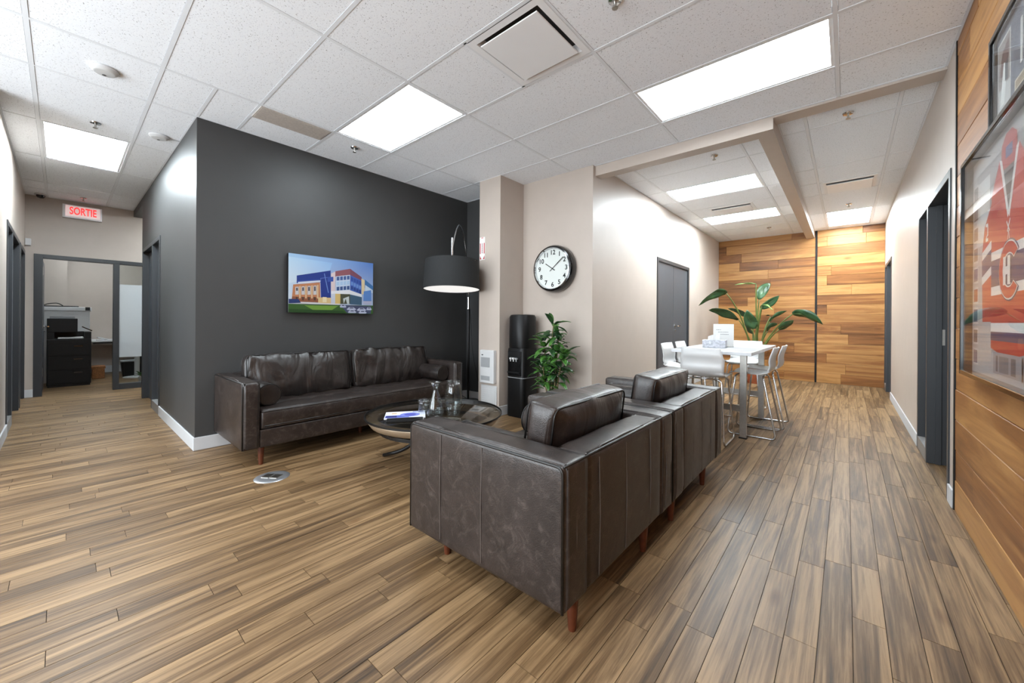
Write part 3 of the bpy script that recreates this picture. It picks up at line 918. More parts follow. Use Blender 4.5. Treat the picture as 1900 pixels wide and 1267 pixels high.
def make_seat(name, label, cat, W, D, HA, LH, AW, BT_, ncush, loc, rz, seed, seat_top=0.44, cush_h=0.36, bol=True, legs=None, group=None, back_seams=(), side_seams=(), cush_top=0.83, lean=12):
    t = thing(name, label, cat, loc, rz, group)
    hw, hd = W / 2, D / 2
    # arms with piping and panel seams
    for s in (-1, 1):
        x0, x1 = (-hw, -hw + AW) if s < 0 else (hw - AW, hw)
        a = obj('arm', soft_box(x0, x1, -hd, hd, LH, HA, 0.022, 0.006, seed + s, 8), 'leather', t, smooth=True)
        xo = (x0 if s < 0 else x1) - s * 0.006
        e = 0.008
        path = fillet([(xo, -hd + e, LH + e), (xo, -hd + e, HA - e), (xo, hd - e, HA - e), (xo, hd - e, LH + e)], 0.03)
        bm = bmesh.new()
        tube(bm, path, 0.006, 8)
        obj('piping', bm, 'piping', a, smooth=True)
        for q in side_seams:
            yy = -hd + q * D
            xs = (x0 if s < 0 else x1) + s * 0.0048
            obj('seam', tubes([(xs - s * 0.003, yy, LH + 0.03), (xs + s * 0.001, yy, (LH + HA) / 2), (xs - s * 0.003, yy, HA - 0.02)], r=0.0022, n=5), 'seam', a)
    # back
    b = obj('back', soft_box(-hw + AW - 0.004, hw - AW + 0.004, hd - BT_, hd - 0.001, LH + 0.005, HA - 0.003, 0.022, 0.006, seed + 5, 10), 'leather', t, smooth=True)
    bm = bmesh.new()
    tube(bm, [(-hw + 0.01, hd - 0.006, HA - 0.006), (hw - 0.01, hd - 0.006, HA - 0.006)], 0.0048, 6)
    obj('piping', bm, 'piping', b, smooth=True)
    for q in back_seams:
        xx = -hw + q * W
        obj('seam', tubes([(xx, hd + 0.001, LH + 0.03), (xx, hd + 0.0058, (LH + HA) / 2), (xx, hd - 0.001, HA - 0.03)], r=0.0024, n=5), 'seam', b)
    # base
    obj('base', soft_box(-hw + AW, hw - AW, -hd + 0.012, hd - BT_, LH, LH + 0.145, 0.012, 0.003, seed + 8, 4), 'leather', t, smooth=True)
    # seat cushion
    T = seat_top - (LH + 0.15)
    SW, SD = W - 2 * AW - 0.01, D - BT_ - 0.02
    bm = tufted_seat(SW, SD, T, max(3, int(SW / 0.2)), 3, seed)
    place(bm, Matrix.Translation((0, -hd + 0.006 + SD / 2, LH + 0.148)))
    sc = obj('seat_cushion', bm, 'leather', t, smooth=True)
    bm = bmesh.new()
    yf = -hd + 0.002
    tube(bm, [(-SW / 2 + 0.02, yf, LH + 0.172), (SW / 2 - 0.02, yf, LH + 0.172)], 0.004, 6)
    obj('piping', bm, 'piping', sc)
    # back cushions
    cw = (W - 2 * AW - 0.04) / ncush
    CT = 0.21
    for i in range(ncush):
        cx = -(W - 2 * AW - 0.04) / 2 + cw * (i + 0.5)
        bm = cushion(cw - 0.006, CT, cush_h, 26, 0.42, 0.24, 0.022 if ncush > 1 else 0.012, seed + 10 + i, (11, 2.6) if ncush > 1 else (5, 2.2))
        mat4 = Matrix.Translation((cx, hd - BT_ - CT / 2 - 0.015, cush_top - cush_h / 2)) @ Matrix.Rotation(math.radians(-lean), 4, 'X')
        place(bm, mat4)
        cu = obj('back_cushion', bm, 'leather_c' if ncush > 1 else 'leather_d', t, smooth=True)
        a_, h_ = cw / 2 - 0.018, cush_h / 2 - 0.012
        for yy in (-CT * 0.34, CT * 0.34):
            pts = fillet([(-a_, yy, -h_ + 0.05), (-a_, yy, h_), (a_, yy, h_), (a_, yy, -h_ + 0.05)], 0.05, 6)
            obj('piping', place(tubes(pts, r=0.0045, n=6), mat4), 'piping', cu, smooth=True)
    if bol:
        BR = 0.088
        BL = min(0.56, D - BT_ - 0.2)
        for s in (-1, 1):
            bm = bolster(BL, BR, seed)
            y_c = -hd + 0.10 + BL / 2
            place(bm, Matrix.Translation((s * (hw - AW - BR - 0.006), y_c, seat_top + BR + 0.012)))
            bo = obj('bolster', bm, 'leather_c', t, smooth='auto')
            for yy in (-BL / 2 + 0.008, BL / 2 - 0.008):
                bm = bmesh.new()
                ring = [(s * (hw - AW - BR - 0.006) + BR * math.cos(2 * PI * k / 24), y_c + yy, seat_top + BR + 0.012 + BR * math.sin(2 * PI * k / 24)) for k in range(24)]
                tube(bm, ring, 0.0045, 6, closed=True)
                obj('piping', bm, 'piping', bo, smooth=True)
    for (lx, ly) in legs:
        bm = lathe([(0.0, 0.0), (0.015, 0.0), (0.0165, 0.008), (0.026, LH + 0.02), (0.0, LH + 0.02)], 16)
        place(bm, Matrix.Translation((lx, ly, 0)))
        obj('leg', bm, 'legwood', t, smooth='auto')
    return t

# long sofa: faces +x
SY0, SY1 = 0.90, 3.15
make_seat('leather_sofa', 'long dark brown leather three seat sofa against the charcoal wall', 'sofa', SY1 - SY0, 0.84, 0.672, 0.145, 0.125, 0.16, 2,
          (-3.915, (SY0 + SY1) / 2, 0), PI / 2, 3, seat_top=0.445, cush_h=0.42, cush_top=0.845,
          legs=[(-0.975, -0.35), (0.975, -0.35), (-0.975, 0.35), (0.975, 0.35), (0.0, -0.1)], side_seams=(), back_seams=(0.33, 0.66), lean=10)
# two armchairs side by side: face -x, backs towards the passage
make_seat('leather_armchair', 'dark brown distressed leather armchair nearest the camera, seen from behind', 'armchair', 1.12, 0.92, 0.66, 0.13, 0.18, 0.16, 1,
          (-1.203, 1.705, 0), -PI / 2, 8, seat_top=0.44, cush_h=0.36, cush_top=0.815,
          legs=[(0.435, 0.42), (-0.24, 0.42), (0.435, -0.31), (-0.40, -0.33)], group='pair of leather armchairs', side_seams=(0.27, 0.56), back_seams=(0.10, 0.30, 0.55, 0.77, 0.93), lean=7)
make_seat('leather_armchair', 'dark brown leather armchair beside the white bar stools, second in the pair', 'armchair', 1.12, 0.92, 0.66, 0.13, 0.18, 0.16, 1,
          (-1.203, 2.845, 0), -PI / 2, 14, seat_top=0.44, cush_h=0.36, cush_top=0.815,
          legs=[(0.49, 0.42), (-0.17, 0.42), (0.435, -0.31), (-0.40, -0.33)], group='pair of leather armchairs', side_seams=(0.27, 0.56), back_seams=(0.08, 0.3, 0.5, 0.68, 0.88), lean=7)

# ================================================================ COFFEE TABLE AND THINGS ON IT
TX, TY, TZ = -2.53, 1.985, 0.425
t = thing('coffee_table', 'round smoked glass coffee table with splayed black legs between sofa and armchairs', 'table', (TX, TY, 0))
R = 0.535
obj('glass_top', lathe([(0, TZ - 0.012), (R - 0.004, TZ - 0.012), (R, TZ - 0.008), (R, TZ - 0.003), (R - 0.004, TZ), (0, TZ)], 64), 'smoked', t, smooth='auto')
obj('rim_ring', lathe([(R - 0.085, TZ - 0.015), (R - 0.012, TZ - 0.0135), (R - 0.006, TZ - 0.022), (R - 0.04, TZ - 0.07), (R - 0.075, TZ - 0.085), (R - 0.085, TZ - 0.08), (R - 0.095, TZ - 0.03)], 64, close=True), 'bronze', t, smooth=True)
obj('centre_plate', lathe([(0, TZ - 0.10), (R - 0.085, TZ - 0.10), (R - 0.085, TZ - 0.094), (0, TZ - 0.094)], 64), 'blackgloss', t, smooth='auto')
obj('rim_band', lathe([(R + 0.001, TZ - 0.012), (R + 0.007, TZ - 0.012), (R + 0.007, TZ + 0.002), (R + 0.001, TZ + 0.002)], 64, close=True), 'blackmetal', t)
obj('lower_ring', lathe([(R - 0.18, TZ - 0.125), (R - 0.10, TZ - 0.125), (R - 0.10, TZ - 0.101), (R - 0.18, TZ - 0.101)], 64, close=True), 'blackmetal', t)
for k in range(3):
    a = math.radians(203 + 120 * k)
    c, s = math.cos(a), math.sin(a)
    bm = bmesh.new()
    pts = fillet([(c * 0.40, s * 0.40, TZ - 0.115), (c * 0.12, s * 0.12, 0.21), (c * 0.30, s * 0.30, 0.075), (c * 0.49, s * 0.49, 0.016)], 0.12, 8)
    tube(bm, pts, 0.015, 8)
    obj('leg', bm, 'blackmetal', t, smooth=True)

def glass_vessel(name, label, loc, prof, cat='vase'):
    o = obj(name, lathe(prof, 36), 'vase', None, smooth=True, loc=loc)
    return tag(o, label, cat, 'glassware on the coffee table')
def walls(outer, t=0.003, foot=0.012):
    inner = [(max(0.001, r - t), z) for r, z in outer if z > foot]
    return [(0, 0)] + outer + list(reversed(inner)) + [(0, inner[0][1])]
glass_vessel('glass_tumbler', 'short clear glass tumbler, leftmost glass on the coffee table', (-2.53, 1.87, TZ + 0.003), walls([(0.038, 0), (0.042, 0.02), (0.044, 0.08), (0.046, 0.115)]), 'glass')
glass_vessel('glass_carafe', 'clear hourglass carafe with flared neck between tumbler and tall vase', (-2.42, 1.90, TZ + 0.003),
             walls([(0.06, 0), (0.066, 0.02), (0.058, 0.07), (0.036, 0.15), (0.019, 0.195), (0.019, 0.21), (0.036, 0.245), (0.052, 0.262)]), 'carafe')
glass_vessel('glass_vase', 'tall clear bulging glass vase, rightmost glass on the coffee table', (-2.335, 2.01, TZ + 0.003),
             walls([(0.044, 0), (0.05, 0.02), (0.066, 0.09), (0.067, 0.14), (0.058, 0.21), (0.048, 0.272)]), 'vase')

mg = thing('magazine', 'blue and white magazine lying on the coffee table', 'magazine', (-2.585, 1.74, TZ + 0.003), math.radians(54))
obj('pages', boxes((-0.15, 0.15, -0.10, 0.10, 0, 0.009), bevel=0.001, seg=1), 'blue', mg)
rg = random.Random(4)
pol = [((214, 216, 232), rect(0, 0, 1, 1)), ((86, 98, 176), rect(0.02, 0.03, 0.6, 0.4)), ((40, 46, 108), rect(0.04, 0.08, 0.3, 0.36)), ((232, 222, 206), rect(0.1, 0.55, 0.35, 0.9)),
       ((120, 130, 200), [(0.62 + 0.25 * math.cos(q * PI / 8), 0.45 + 0.33 * math.sin(q * PI / 8)) for q in range(16)]), ((80, 84, 170), [(0.62 + 0.15 * math.cos(q * PI / 8), 0.45 + 0.2 * math.sin(q * PI / 8)) for q in range(16)]),
       ((196, 170, 140), rect(0.16, 0.6, 0.28, 0.8)), ((70, 78, 150), rect(0.68, 0.86, 0.97, 0.96)), ((240, 240, 246), rect(0.05, 0.92, 0.4, 0.97))]
paint('cover', (-0.15, -0.10, 0.0092), (0.30, 0, 0), (0, 0.20, 0), pol, 'print', mg)
bk = thing('book', 'black book lying under the magazine on the coffee table', 'book', (-2.47, 1.66, TZ + 0.0025), math.radians(54))
obj('cover', boxes((-0.13, 0.13, -0.06, 0.02, 0, 0.016), bevel=0.002, seg=1), 'black', bk)
obj('pages', boxes((-0.126, 0.132, -0.056, 0.016, 0.002, 0.014)), 'paper', bk)

# ================================================================ BAR TABLE, STOOLS
BX0, BX1, BY0, BY1, BZ = -1.40, -0.67, 4.20, 5.86, 0.885
t = thing('bar_table', 'white topped high table on brushed steel legs in the hall', 'table', ((BX0 + BX1) / 2, (BY0 + BY1) / 2, 0))
hx, hy = (BX1 - BX0) / 2, (BY1 - BY0) / 2
obj('tabletop', boxes((-hx, hx, -hy, hy, BZ - 0.032, BZ), bevel=0.003, seg=2), 'whiteboardtop', t)
for sx in (-1, 1):
    for sy in (-1, 1):
        x, y = sx * 0.25, sy * 0.54
        l = obj('leg', boxes((x - 0.03, x + 0.03, y - 0.02, y + 0.02, 0.012, BZ - 0.045), bevel=0.002, seg=1), 'steel', t)
        obj('foot_plate', boxes((x - 0.036, x + 0.036, y - 0.026, y + 0.026, 0, 0.012)), 'blackmetal', l)
for sy in (-1, 1):
    obj('crossbar', boxes((-0.22, 0.22, sy * 0.54 - 0.02, sy * 0.54 + 0.02, 0.27, 0.33), bevel=0.002, seg=1), 'steel', t)
    obj('top_rail', boxes((-0.32, 0.32, sy * 0.54 - 0.025, sy * 0.54 + 0.025, BZ - 0.045, BZ - 0.033)), 'steel', t)

def make_stool():
    t = thing('bar_stool', 'white bar stool', 'stool', (0, 0, 0), 0, 'white bar stools around the high table')
    # shell: profile in y (front -, back +) and z, swept across x with rounded corners
    prof = fillet([(0, -0.20, 0.630), (0, -0.17, 0.648), (0, 0.10, 0.632), (0, 0.185, 0.70), (0, 0.175, 0.79), (0, 0.215, 0.915)], 0.06, 6)
    N = len(prof)
    bm = bmesh.new()
    nx = 12
    rows = []
    for i, p in enumerate(prof):
        f = i / (N - 1)
        hw_ = 0.205 - 0.012 * math.sin(f * PI)
        if f > 0.9:
            hw_ -= 0.03 * ((f - 0.9) / 0.1) ** 2
        if f < 0.08:
            hw_ -= 0.03 * ((0.08 - f) / 0.08) ** 2
        row = []
        for k in range(nx + 1):
            u = -1 + 2 * k / nx
            dz = 0.012 * u * u if f < 0.45 else 0
            dy = -0.022 * u * u if f > 0.55 else 0
            row.append(bm.verts.new((u * hw_, p.y + dy, p.z + dz)))
        rows.append(row)
    for i in range(N - 1):
        for k in range(nx):
            bm.faces.new((rows[i][k], rows[i][k + 1], rows[i + 1][k + 1], rows[i + 1][k]))
    bm.normal_update()
    bmesh.ops.solidify(bm, geom=list(bm.faces), thickness=0.011)
    obj('seat_shell', bm, 'white', t, smooth=True)
    for s in (-1, 1):
        pts = fillet([(s * 0.10, -0.13, 0.618), (s * 0.165, -0.14, 0.612), (s * 0.215, -0.20, 0.011), (s * 0.215, 0.225, 0.011), (s * 0.165, 0.11, 0.60), (s * 0.10, 0.10, 0.612)], 0.045, 5)
        obj('sled_leg', tubes(pts, r=0.0095, n=10), 'chrome', t, smooth=True)
    obj('footrest', tubes([(-0.199, -0.18, 0.22), (0.199, -0.18, 0.22)], r=0.0085, n=10), 'chrome', t, smooth=True)
    for y_, z_ in ((-0.13, 0.618), (0.10, 0.613)):
        obj('under_rail', tubes([(-0.10, y_, z_), (0.10, y_, z_)], r=0.0085, n=8), 'chrome', t, smooth=True)
    return t
st = make_stool()
st['label'] = 'nearer white bar stool at the right side of the high table'
st.location = (-0.745, 4.80, 0); st.rotation_euler = (0, 0, -PI / 2)
dup(st, (-0.725, 5.30, 0), -PI / 2, 'farther white bar stool at the right side of the high table')
dup(st, (-1.07, 4.245, 0), PI, 'white bar stool at the near end of the high table, back to the armchairs')
dup(st, (-1.04, 5.98, 0), 0, 'white bar stool at the far end of the high table, before the tall plant')
dup(st, (-1.46, 4.80, 0), PI / 2, 'nearer white bar stool at the left side of the high table')
dup(st, (-1.46, 5.30, 0), PI / 2, 'farther white bar stool at the left side of the high table')

tb = thing('tissue_box', 'grey marbled tissue box on the white high table', 'tissue box', (-1.12, 4.78, BZ), math.radians(4))
obj('carton', boxes((-0.115, 0.115, -0.06, 0.06, 0, 0.085), bevel=0.002, seg=1), 'tissue_box', tb)
for q in range(2):
    bm = bmesh.new()
    g = [[bm.verts.new((-0.07 + 0.1 * i / 6 + 0.02 * q, 0.02 * math.sin(i * 1.9 + q) + 0.02 * (j / 5) * math.cos(i), 0.085 + 0.075 * (j / 5) * (0.5 + 0.5 * i / 6))) for i in range(7)] for j in range(6)]
    for j in range(5):
        for i in range(6):
            bm.faces.new((g[j][i], g[j][i + 1], g[j + 1][i + 1], g[j + 1][i]))
    obj('tissue', bm, 'paper', tb, smooth=True)
sg = thing('table_sign', 'white upright card sign standing on the high table', 'sign', (-1.09, 5.05, BZ), math.radians(12))
obj('card', boxes((-0.105, 0.105, -0.006, 0.006, 0.012, 0.262), bevel=0.001, seg=1), 'paper', sg)
obj('base', boxes((-0.105, 0.105, -0.035, 0.035, 0, 0.012), bevel=0.002, seg=1), 'paper', sg)
rg = random.Random(2)
for z, x0, x1 in ((0.195, -0.075, -0.03), (0.168, -0.055, 0.045), (0.142, -0.03, 0.045)):
    x = x0
    bm = bmesh.new()
    while x < x1:
        ww_ = rg.uniform(0.005, 0.013)
        quad_box(bm, x, x + ww_, -0.0066, -0.006, z - 0.003, z + 0.003)
        x += ww_ + 0.004
    obj('lettering', bm, 'ink', sg)

# ================================================================ PLANTS
def leaf_blade(base, mid, tip, width, fold=0.25, curl=0.0, n=9, up=Vector((0, 0, 1)), side=None):
    """leaf following base-mid-tip, folded along its midrib; returns bmesh"""
    base, mid, tip = Vector(base), Vector(mid), Vector(tip)
    bm = bmesh.new()
    rows = []
    for i in range(n + 1):
        t = i / n
        p = base * (1 - t) ** 2 + mid * 2 * t * (1 - t) + tip * t * t
        d = ((mid - base) * (1 - t) + (tip - mid) * t).normalized()
        s = (side if side is not None else d.cross(up))
        s = s - d * s.dot(d)
        s = s.normalized() if s.length > 1e-5 else d.orthogonal().normalized()
        nn = s.cross(d).normalized()
        w_ = width * (math.sin(PI * min(1, t * 0.96 + 0.04)) ** 0.62) * (1 - 0.25 * t)
        if i == n:
            w_ = 0.001
        row = []
        for k, f in enumerate((-1, -0.5, 0, 0.5, 1)):
            row.append(bm.verts.new(p + s * f * w_ / 2 + nn * (abs(f) * w_ * fold / 2 + curl * w_ * 0.08 * math.sin(9 * t + f * 2))))
        rows.append(row)
    for i in range(n):
        for k in range(4):
            bm.faces.new((rows[i][k], rows[i][k + 1], rows[i + 1][k + 1], rows[i + 1][k]))
    bm.normal_update()
    bmesh.ops.solidify(bm, geom=list(bm.faces), thickness=0.002)
    return bm

# tall plant by the far timber wall. Points were read as (x, z) on the plane y = 8.6 and pushed nearer or farther
PXo, PYo = -1.33, 8.75
pl = thing('tall_potted_plant', 'tall broad leaved plant in a terracotta pot before the far timber wall', 'plant', (PXo, PYo, 0))
obj('pot', lathe([(0, 0), (0.13, 0), (0.135, 0.02), (0.165, 0.27), (0.185, 0.27), (0.185, 0.33), (0.165, 0.33), (0.16, 0.29), (0, 0.29)], 32), 'terracotta', pl, smooth='auto')
obj('soil', lathe([(0, 0.296), (0.158, 0.292)], 24), 'soil', pl)
def PQ(a, b, dy):
    """offset from the pot for a leaf point read in the photo, at depth dy behind (+) or before (-) the pot"""
    u, v = 1280 + a / 6.035, 510 + b / 6.035
    ray = fw + rt * ((u - 950) / FPX) + up * ((HORIZON - v) / FPX)
    k = (PYo + dy) / ray.y
    return Vector((ray.x * k - PXo, dy, CAMH + ray.z * k))
LV = [  # base, mid, tip (photo points), depth base/tip, width, fresh, fold
    ((740, 100), (630, 75), (500, 112), -0.10, -0.25, 0.17, True, -0.15),
    ((775, 275), (800, 150), (905, 95), 0.12, 0.30, 0.20, False, 0.3),
    ((408, 205), (270, 150), (98, 345), -0.5, -1.15, 0.20, False, 0.35),
    ((545, 500), (370, 360), (210, 395), -0.3, -0.5, 0.24, False, 0.4),
    ((690, 495), (560, 370), (425, 380), 0.2, 0.3, 0.16, False, 0.4),
    ((750, 585), (650, 540), (640, 390), -0.25, -0.4, 0.24, False, 0.2),
    ((790, 370), (880, 330), (1002, 230), 0.1, 0.2, 0.17, False, 0.3),
    ((810, 345), (850, 320), (932, 400), -0.2, -0.25, 0.15, True, 0.2),
    ((895, 525), (960, 450), (1088, 402), 0.0, 0.1, 0.13, False, 0.4),
    ((1150, 440), (1300, 420), (1492, 555), -0.15, -0.3, 0.24, False, 0.35),
    ((1000, 612), (1080, 570), (1160, 505), -0.3, -0.45, 0.16, False, 0.3),
    ((870, 630), (900, 560), (985, 548), 0.1, 0.1, 0.15, False, 0.3),
    ((715, 660), (660, 600), (610, 535), 0.1, 0.15, 0.16, False, 0.3),
    ((905, 470), (870, 440), (850, 465), 0.2, 0.2, 0.10, False, 0.3),
]
for i, (b_, m_, t_, d0_, d1_, wd, fresh, fo) in enumerate(LV):
    B, Mi, T = PQ(*b_, d0_), PQ(*m_, (d0_ + d1_) / 2), PQ(*t_, d1_)
    lo = obj('leaf', leaf_blade(B, Mi, T, wd * 1.0, fo, 0.9, side=Vector((0.9, 0.45, 0.2)) if i in (1, 5, 6) else Vector((0.1, -0.72, 0.68)) if i in (2, 3, 4, 8, 9, 10, 11, 12) else None), 'leafB' if fresh else 'leafA', pl, smooth=True)
    root_ = Vector((0.05 * math.cos(i * 2.4), 0.05 * math.sin(i * 2.4), 0.28))
    ctrl = Vector((B.x * 0.35, B.y * 0.4, 0.28 + (B.z - 0.28) * 0.72))
    pts = [root_ * (1 - q) ** 2 + ctrl * 2 * q * (1 - q) + B * q * q for q in [k / 10 for k in range(11)]]
    obj('stem', tubes(pts, r=0.018, n=7, r1=0.009), 'stemgreen', pl, smooth=True)
    rib = [B * (1 - q) ** 2 + Mi * 2 * q * (1 - q) + T * q * q + Vector((0, -0.001, 0.003)) for q in [k / 8 for k in range(8)]]
    obj('midrib', tubes(rib, r=0.005, n=5, r1=0.002), 'stemgreen', lo, smooth=True)

# bushy plant beside the water cooler
BXo, BYo = -2.50, 3.62
pl = thing('bushy_potted_plant', 'bushy green plant between the water cooler and the armchairs', 'plant', (BXo, BYo, 0))
obj('pot', lathe([(0, 0), (0.11, 0), (0.14, 0.24), (0.15, 0.26), (0.14, 0.27), (0.13, 0.25), (0, 0.24)], 28), 'black', pl, smooth='auto')
rg = random.Random(19)
stems = [((0, 0, 0.22), (-0.06, 0.0, 0.7), (-0.02, 0.02, 1.12)), ((0.03, 0.02, 0.22), (0.05, 0.0, 0.6), (0.16, -0.02, 0.80)), ((-0.03, -0.02, 0.22), (-0.09, -0.05, 0.45), (-0.12, -0.04, 0.68)),
         ((0.02, -0.02, 0.22), (0.03, 0.0, 0.7), (0.05, 0.03, 1.0)), ((-0.02, 0.02, 0.22), (-0.1, 0.0, 0.6), (-0.14, 0.0, 0.92))]
nodes = []
for s_ in stems:
    a, b, c = map(Vector, s_)
    pts = [a * (1 - q) ** 2 + b * 2 * q * (1 - q) + c * q * q for q in [k / 10 for k in range(11)]]
    obj('stem', tubes(pts, r=0.012, n=7, r1=0.005), 'bark', pl, smooth=True)
    for k in range(4, 11):
        nodes.append(pts[k])
for nd_ in nodes:
    for j in range(rg.choice((5, 6))):
        an = rg.uniform(0, 2 * PI)
        el = rg.uniform(-0.5, 0.9)
        ln = rg.uniform(0.13, 0.21)
        d = Vector((math.cos(an) * math.cos(el), math.sin(an) * math.cos(el) * 0.8, math.sin(el)))
        B = nd_ + d * 0.03
        T = B + d * ln + Vector((0, 0, -0.05 * rg.random()))
        Mi = (B + T) / 2 + Vector((0, 0, 0.03))
        obj('leaf', leaf_blade(B, Mi, T, ln * rg.uniform(0.36, 0.48), 0.3, 0.2, 5), 'leafC' if rg.random() < 0.6 else 'leafD', pl, smooth=True)

# ================================================================ FLOOR LAMP
lp = thing('floor_lamp', 'arched floor lamp with a wide black drum shade in the charcoal corner', 'lamp', (-4.10, 3.80, 0))
obj('base', lathe([(0, 0), (0.16, 0), (0.165, 0.008), (0.16, 0.03), (0.03, 0.04), (0.0, 0.04)], 36), 'blackmetal', lp, smooth='auto')
obj('pole', tubes([(0, 0, 0.035), (0, 0, 1.36)], r=0.017, n=14), 'blackmetal', lp, smooth='auto')
obj('collar', lathe([(0.0, 1.33), (0.026, 1.33), (0.026, 1.345), (0.021, 1.35), (0.021, 1.48), (0.026, 1.485), (0.026, 1.50), (0, 1.50)], 20), 'chrome', lp, smooth='auto')
SX, SYc = 0.43, -0.68           # shade centre relative to the pole (towards the lounge)
arc = []
for k in range(25):
    q = k / 24
    arc.append(Vector((SX * (q ** 1.5), SYc * (q ** 1.5), 1.48 + 0.93 * math.sin(min(1, q / 0.72) * PI / 2) - (0.36 * ((q - 0.72) / 0.28) ** 1.7 if q > 0.72 else 0))))
obj('arm', tubes(arc, r=0.011, n=10), 'chrome', lp, smooth=True)
j = arc[-1]
obj('socket', tubes([j + Vector((0, 0, 0.13)), j + Vector((0, 0, 0.02))], [j + Vector((0, 0, 0.02)), j + Vector((0, 0, -0.12))], r=0.014, n=12), 'chrome', lp, smooth='auto')
ST, SB = 1.895, 1.545
TILT = Matrix.Translation((SX, SYc, (ST + SB) / 2)) @ Matrix.Rotation(math.radians(-3.5), 4, Vector((0.757, 0.653, 0))) @ Matrix.Translation((-SX, -SYc, -(ST + SB) / 2))
sh = obj('shade', place(lathe([(0.345, SB), (0.325, ST)], 56, (SX, SYc, 0)), TILT), 'shade', lp, smooth=True)
obj('lining', place(lathe([(0.3425, SB), (0.3225, ST)], 56, (SX, SYc, 0)), TILT), 'shade_in', sh, smooth=True)
obj('rim', place(lathe([(0.340, SB - 0.003), (0.348, SB - 0.003), (0.348, SB + 0.006), (0.340, SB + 0.006)], 56, (SX, SYc, 0), close=True), TILT), 'shade', sh)
obj('bulb_diffuser', place(lathe([(0, SB + 0.006), (0.335, SB + 0.006), (0.335, SB + 0.012), (0, SB + 0.012)], 56, (SX, SYc, 0)), TILT), 'lampglow', sh)
for a in (0.3, 2.4, 4.5):
    obj('spider_arm', tubes([(SX, SYc, ST - 0.01), (SX + 0.323 * math.cos(a), SYc + 0.323 * math.sin(a), ST - 0.01)], r=0.004, n=6), 'chrome', sh)
bm = tubes(fillet([(0.02, 0.01, 1.34), (0.06, 0.02, 0.7), (0.17, 0.05, 0.28), (0.26, 0.09, 0.12), (0.38, 0.12, 0.12)], 0.2, 6), r=0.004, n=6)
obj('cord', bm, 'black', lp, smooth=True)
# cable and outlet strip at the lamp foot
ps = thing('power_strip', 'small power strip with cables on the floor behind the lamp', 'power strip', (-4.20, 3.62, 0), 0.4)
obj('body', boxes((-0.12, 0.12, -0.025, 0.025, 0, 0.035), bevel=0.004), 'white', ps)
obj('cable', tubes(fillet([(-0.12, 0, 0.02), (-0.2, 0.05, 0.006), (-0.12, 0.15, 0.05), (0.02, 0.10, 0.12), (0.1, 0.18, 0.05)], 0.08, 6), r=0.005, n=6), 'black', ps, smooth=True)

# ================================================================ WALL CLOCK (hangs on y = YB)
ck = thing('wall_clock', 'large round black rimmed wall clock with white dial and arabic numerals', 'clock', (-2.69, YB, 1.80))
CR = 0.285
def wall_lathe(prof, n=48):
    """lathe about the wall normal (-y); profile (radius, distance from wall)"""
    bm = lathe(prof, n)
    return place(bm, Matrix.Rotation(PI / 2, 4, 'X'))
obj('case', wall_lathe([(0, 0), (CR * 0.98, 0), (CR, 0.01), (CR, 0.085), (CR * 0.95, 0.112), (CR * 0.88, 0.118), (CR * 0.86, 0.11), (CR * 0.86, 0.08)]), 'blackgloss', ck, smooth='auto')
obj('bezel', wall_lathe([(CR * 0.855, 0.08), (CR * 0.885, 0.122), (CR * 0.865, 0.124), (CR * 0.84, 0.09)]), 'chrome', ck, smooth='auto')
dl = obj('dial', wall_lathe([(0, 0.088), (CR * 0.86, 0.088)]), 'paper', ck)
for h_ in range(1, 13):
    a = PI / 2 - h_ * PI / 6
    Mx = Matrix.Translation((math.cos(a) * CR * 0.68, -0.0895, math.sin(a) * CR * 0.68)) @ Matrix.Rotation(PI / 2, 4, 'X')
    text_mesh('numeral', str(h_), 0.078, 'black', dl, Mx, 0.0006, bold=0.0015)
def hand(ang, ln, wd, tail, yy):
    bm = bmesh.new()
    quad_box(bm, -wd / 2, wd / 2, yy - 0.001, yy, -tail, ln)
    return place(bm, Matrix.Rotation(ang, 4, 'Y'))
obj('hour_hand', hand(math.radians(-57), 0.12, 0.009, 0.04, -0.094), 'black', ck)
obj('minute_hand', hand(math.radians(50), 0.20, 0.007, 0.045, -0.097), 'black', ck)
obj('second_hand', hand(math.radians(54), 0.20, 0.002, 0.05, -0.099), 'black', ck)
obj('glass', wall_lathe([(0, 0.108), (CR * 0.85, 0.106)]), 'glass', ck)

# ================================================================ WATER COOLER
wc = thing('water_cooler', 'tall black water cooler beside the beige column', 'water cooler', (-3.045, 3.735, 0))
def rrect(hx, hy, r, n=6):
    out = []
    for cx, cy, a0 in ((hx - r, hy - r, 0), (-hx + r, hy - r, PI / 2), (-hx + r, -hy + r, PI), (hx - r, -hy + r, 1.5 * PI)):
        for k in range(n + 1):
            a = a0 + PI / 2 * k / n
            out.append((cx + r * math.cos(a), cy + r * math.sin(a)))
    return out
def loft(sections):
    bm = bmesh.new()
    rings = [[bm.verts.new((x, y, z)) for x, y in pts] for pts, z in sections]
    n = len(rings[0])
    for a, b in zip(rings, rings[1:]):
        for k in range(n):
            bm.faces.new((a[k], a[(k + 1) % n], b[(k + 1) % n], b[k]))
    bm.faces.new(list(reversed(rings[0])))
    bm.faces.new(rings[-1])
    return bm
S = lambda s, r: rrect(s * 0.92, s, r * 0.92)
bd = obj('body', loft([(S(0.148, 0.06), 0.0), (S(0.152, 0.06), 0.01), (S(0.152, 0.07), 0.82), (S(0.146, 0.075), 0.835)]), 'black', wc, smooth='auto')
obj('seam_line', loft([(S(0.1535, 0.06), 0.475), (S(0.1535, 0.06), 0.482)]), 'greyplastic', bd)
obj('bottle_cover', loft([(S(0.150, 0.10), 0.835), (S(0.160, 0.13), 0.86), (S(0.160, 0.14), 1.215), (S(0.150, 0.14), 1.238), (S(0.12, 0.115), 1.245)]), 'black', wc, smooth='auto')
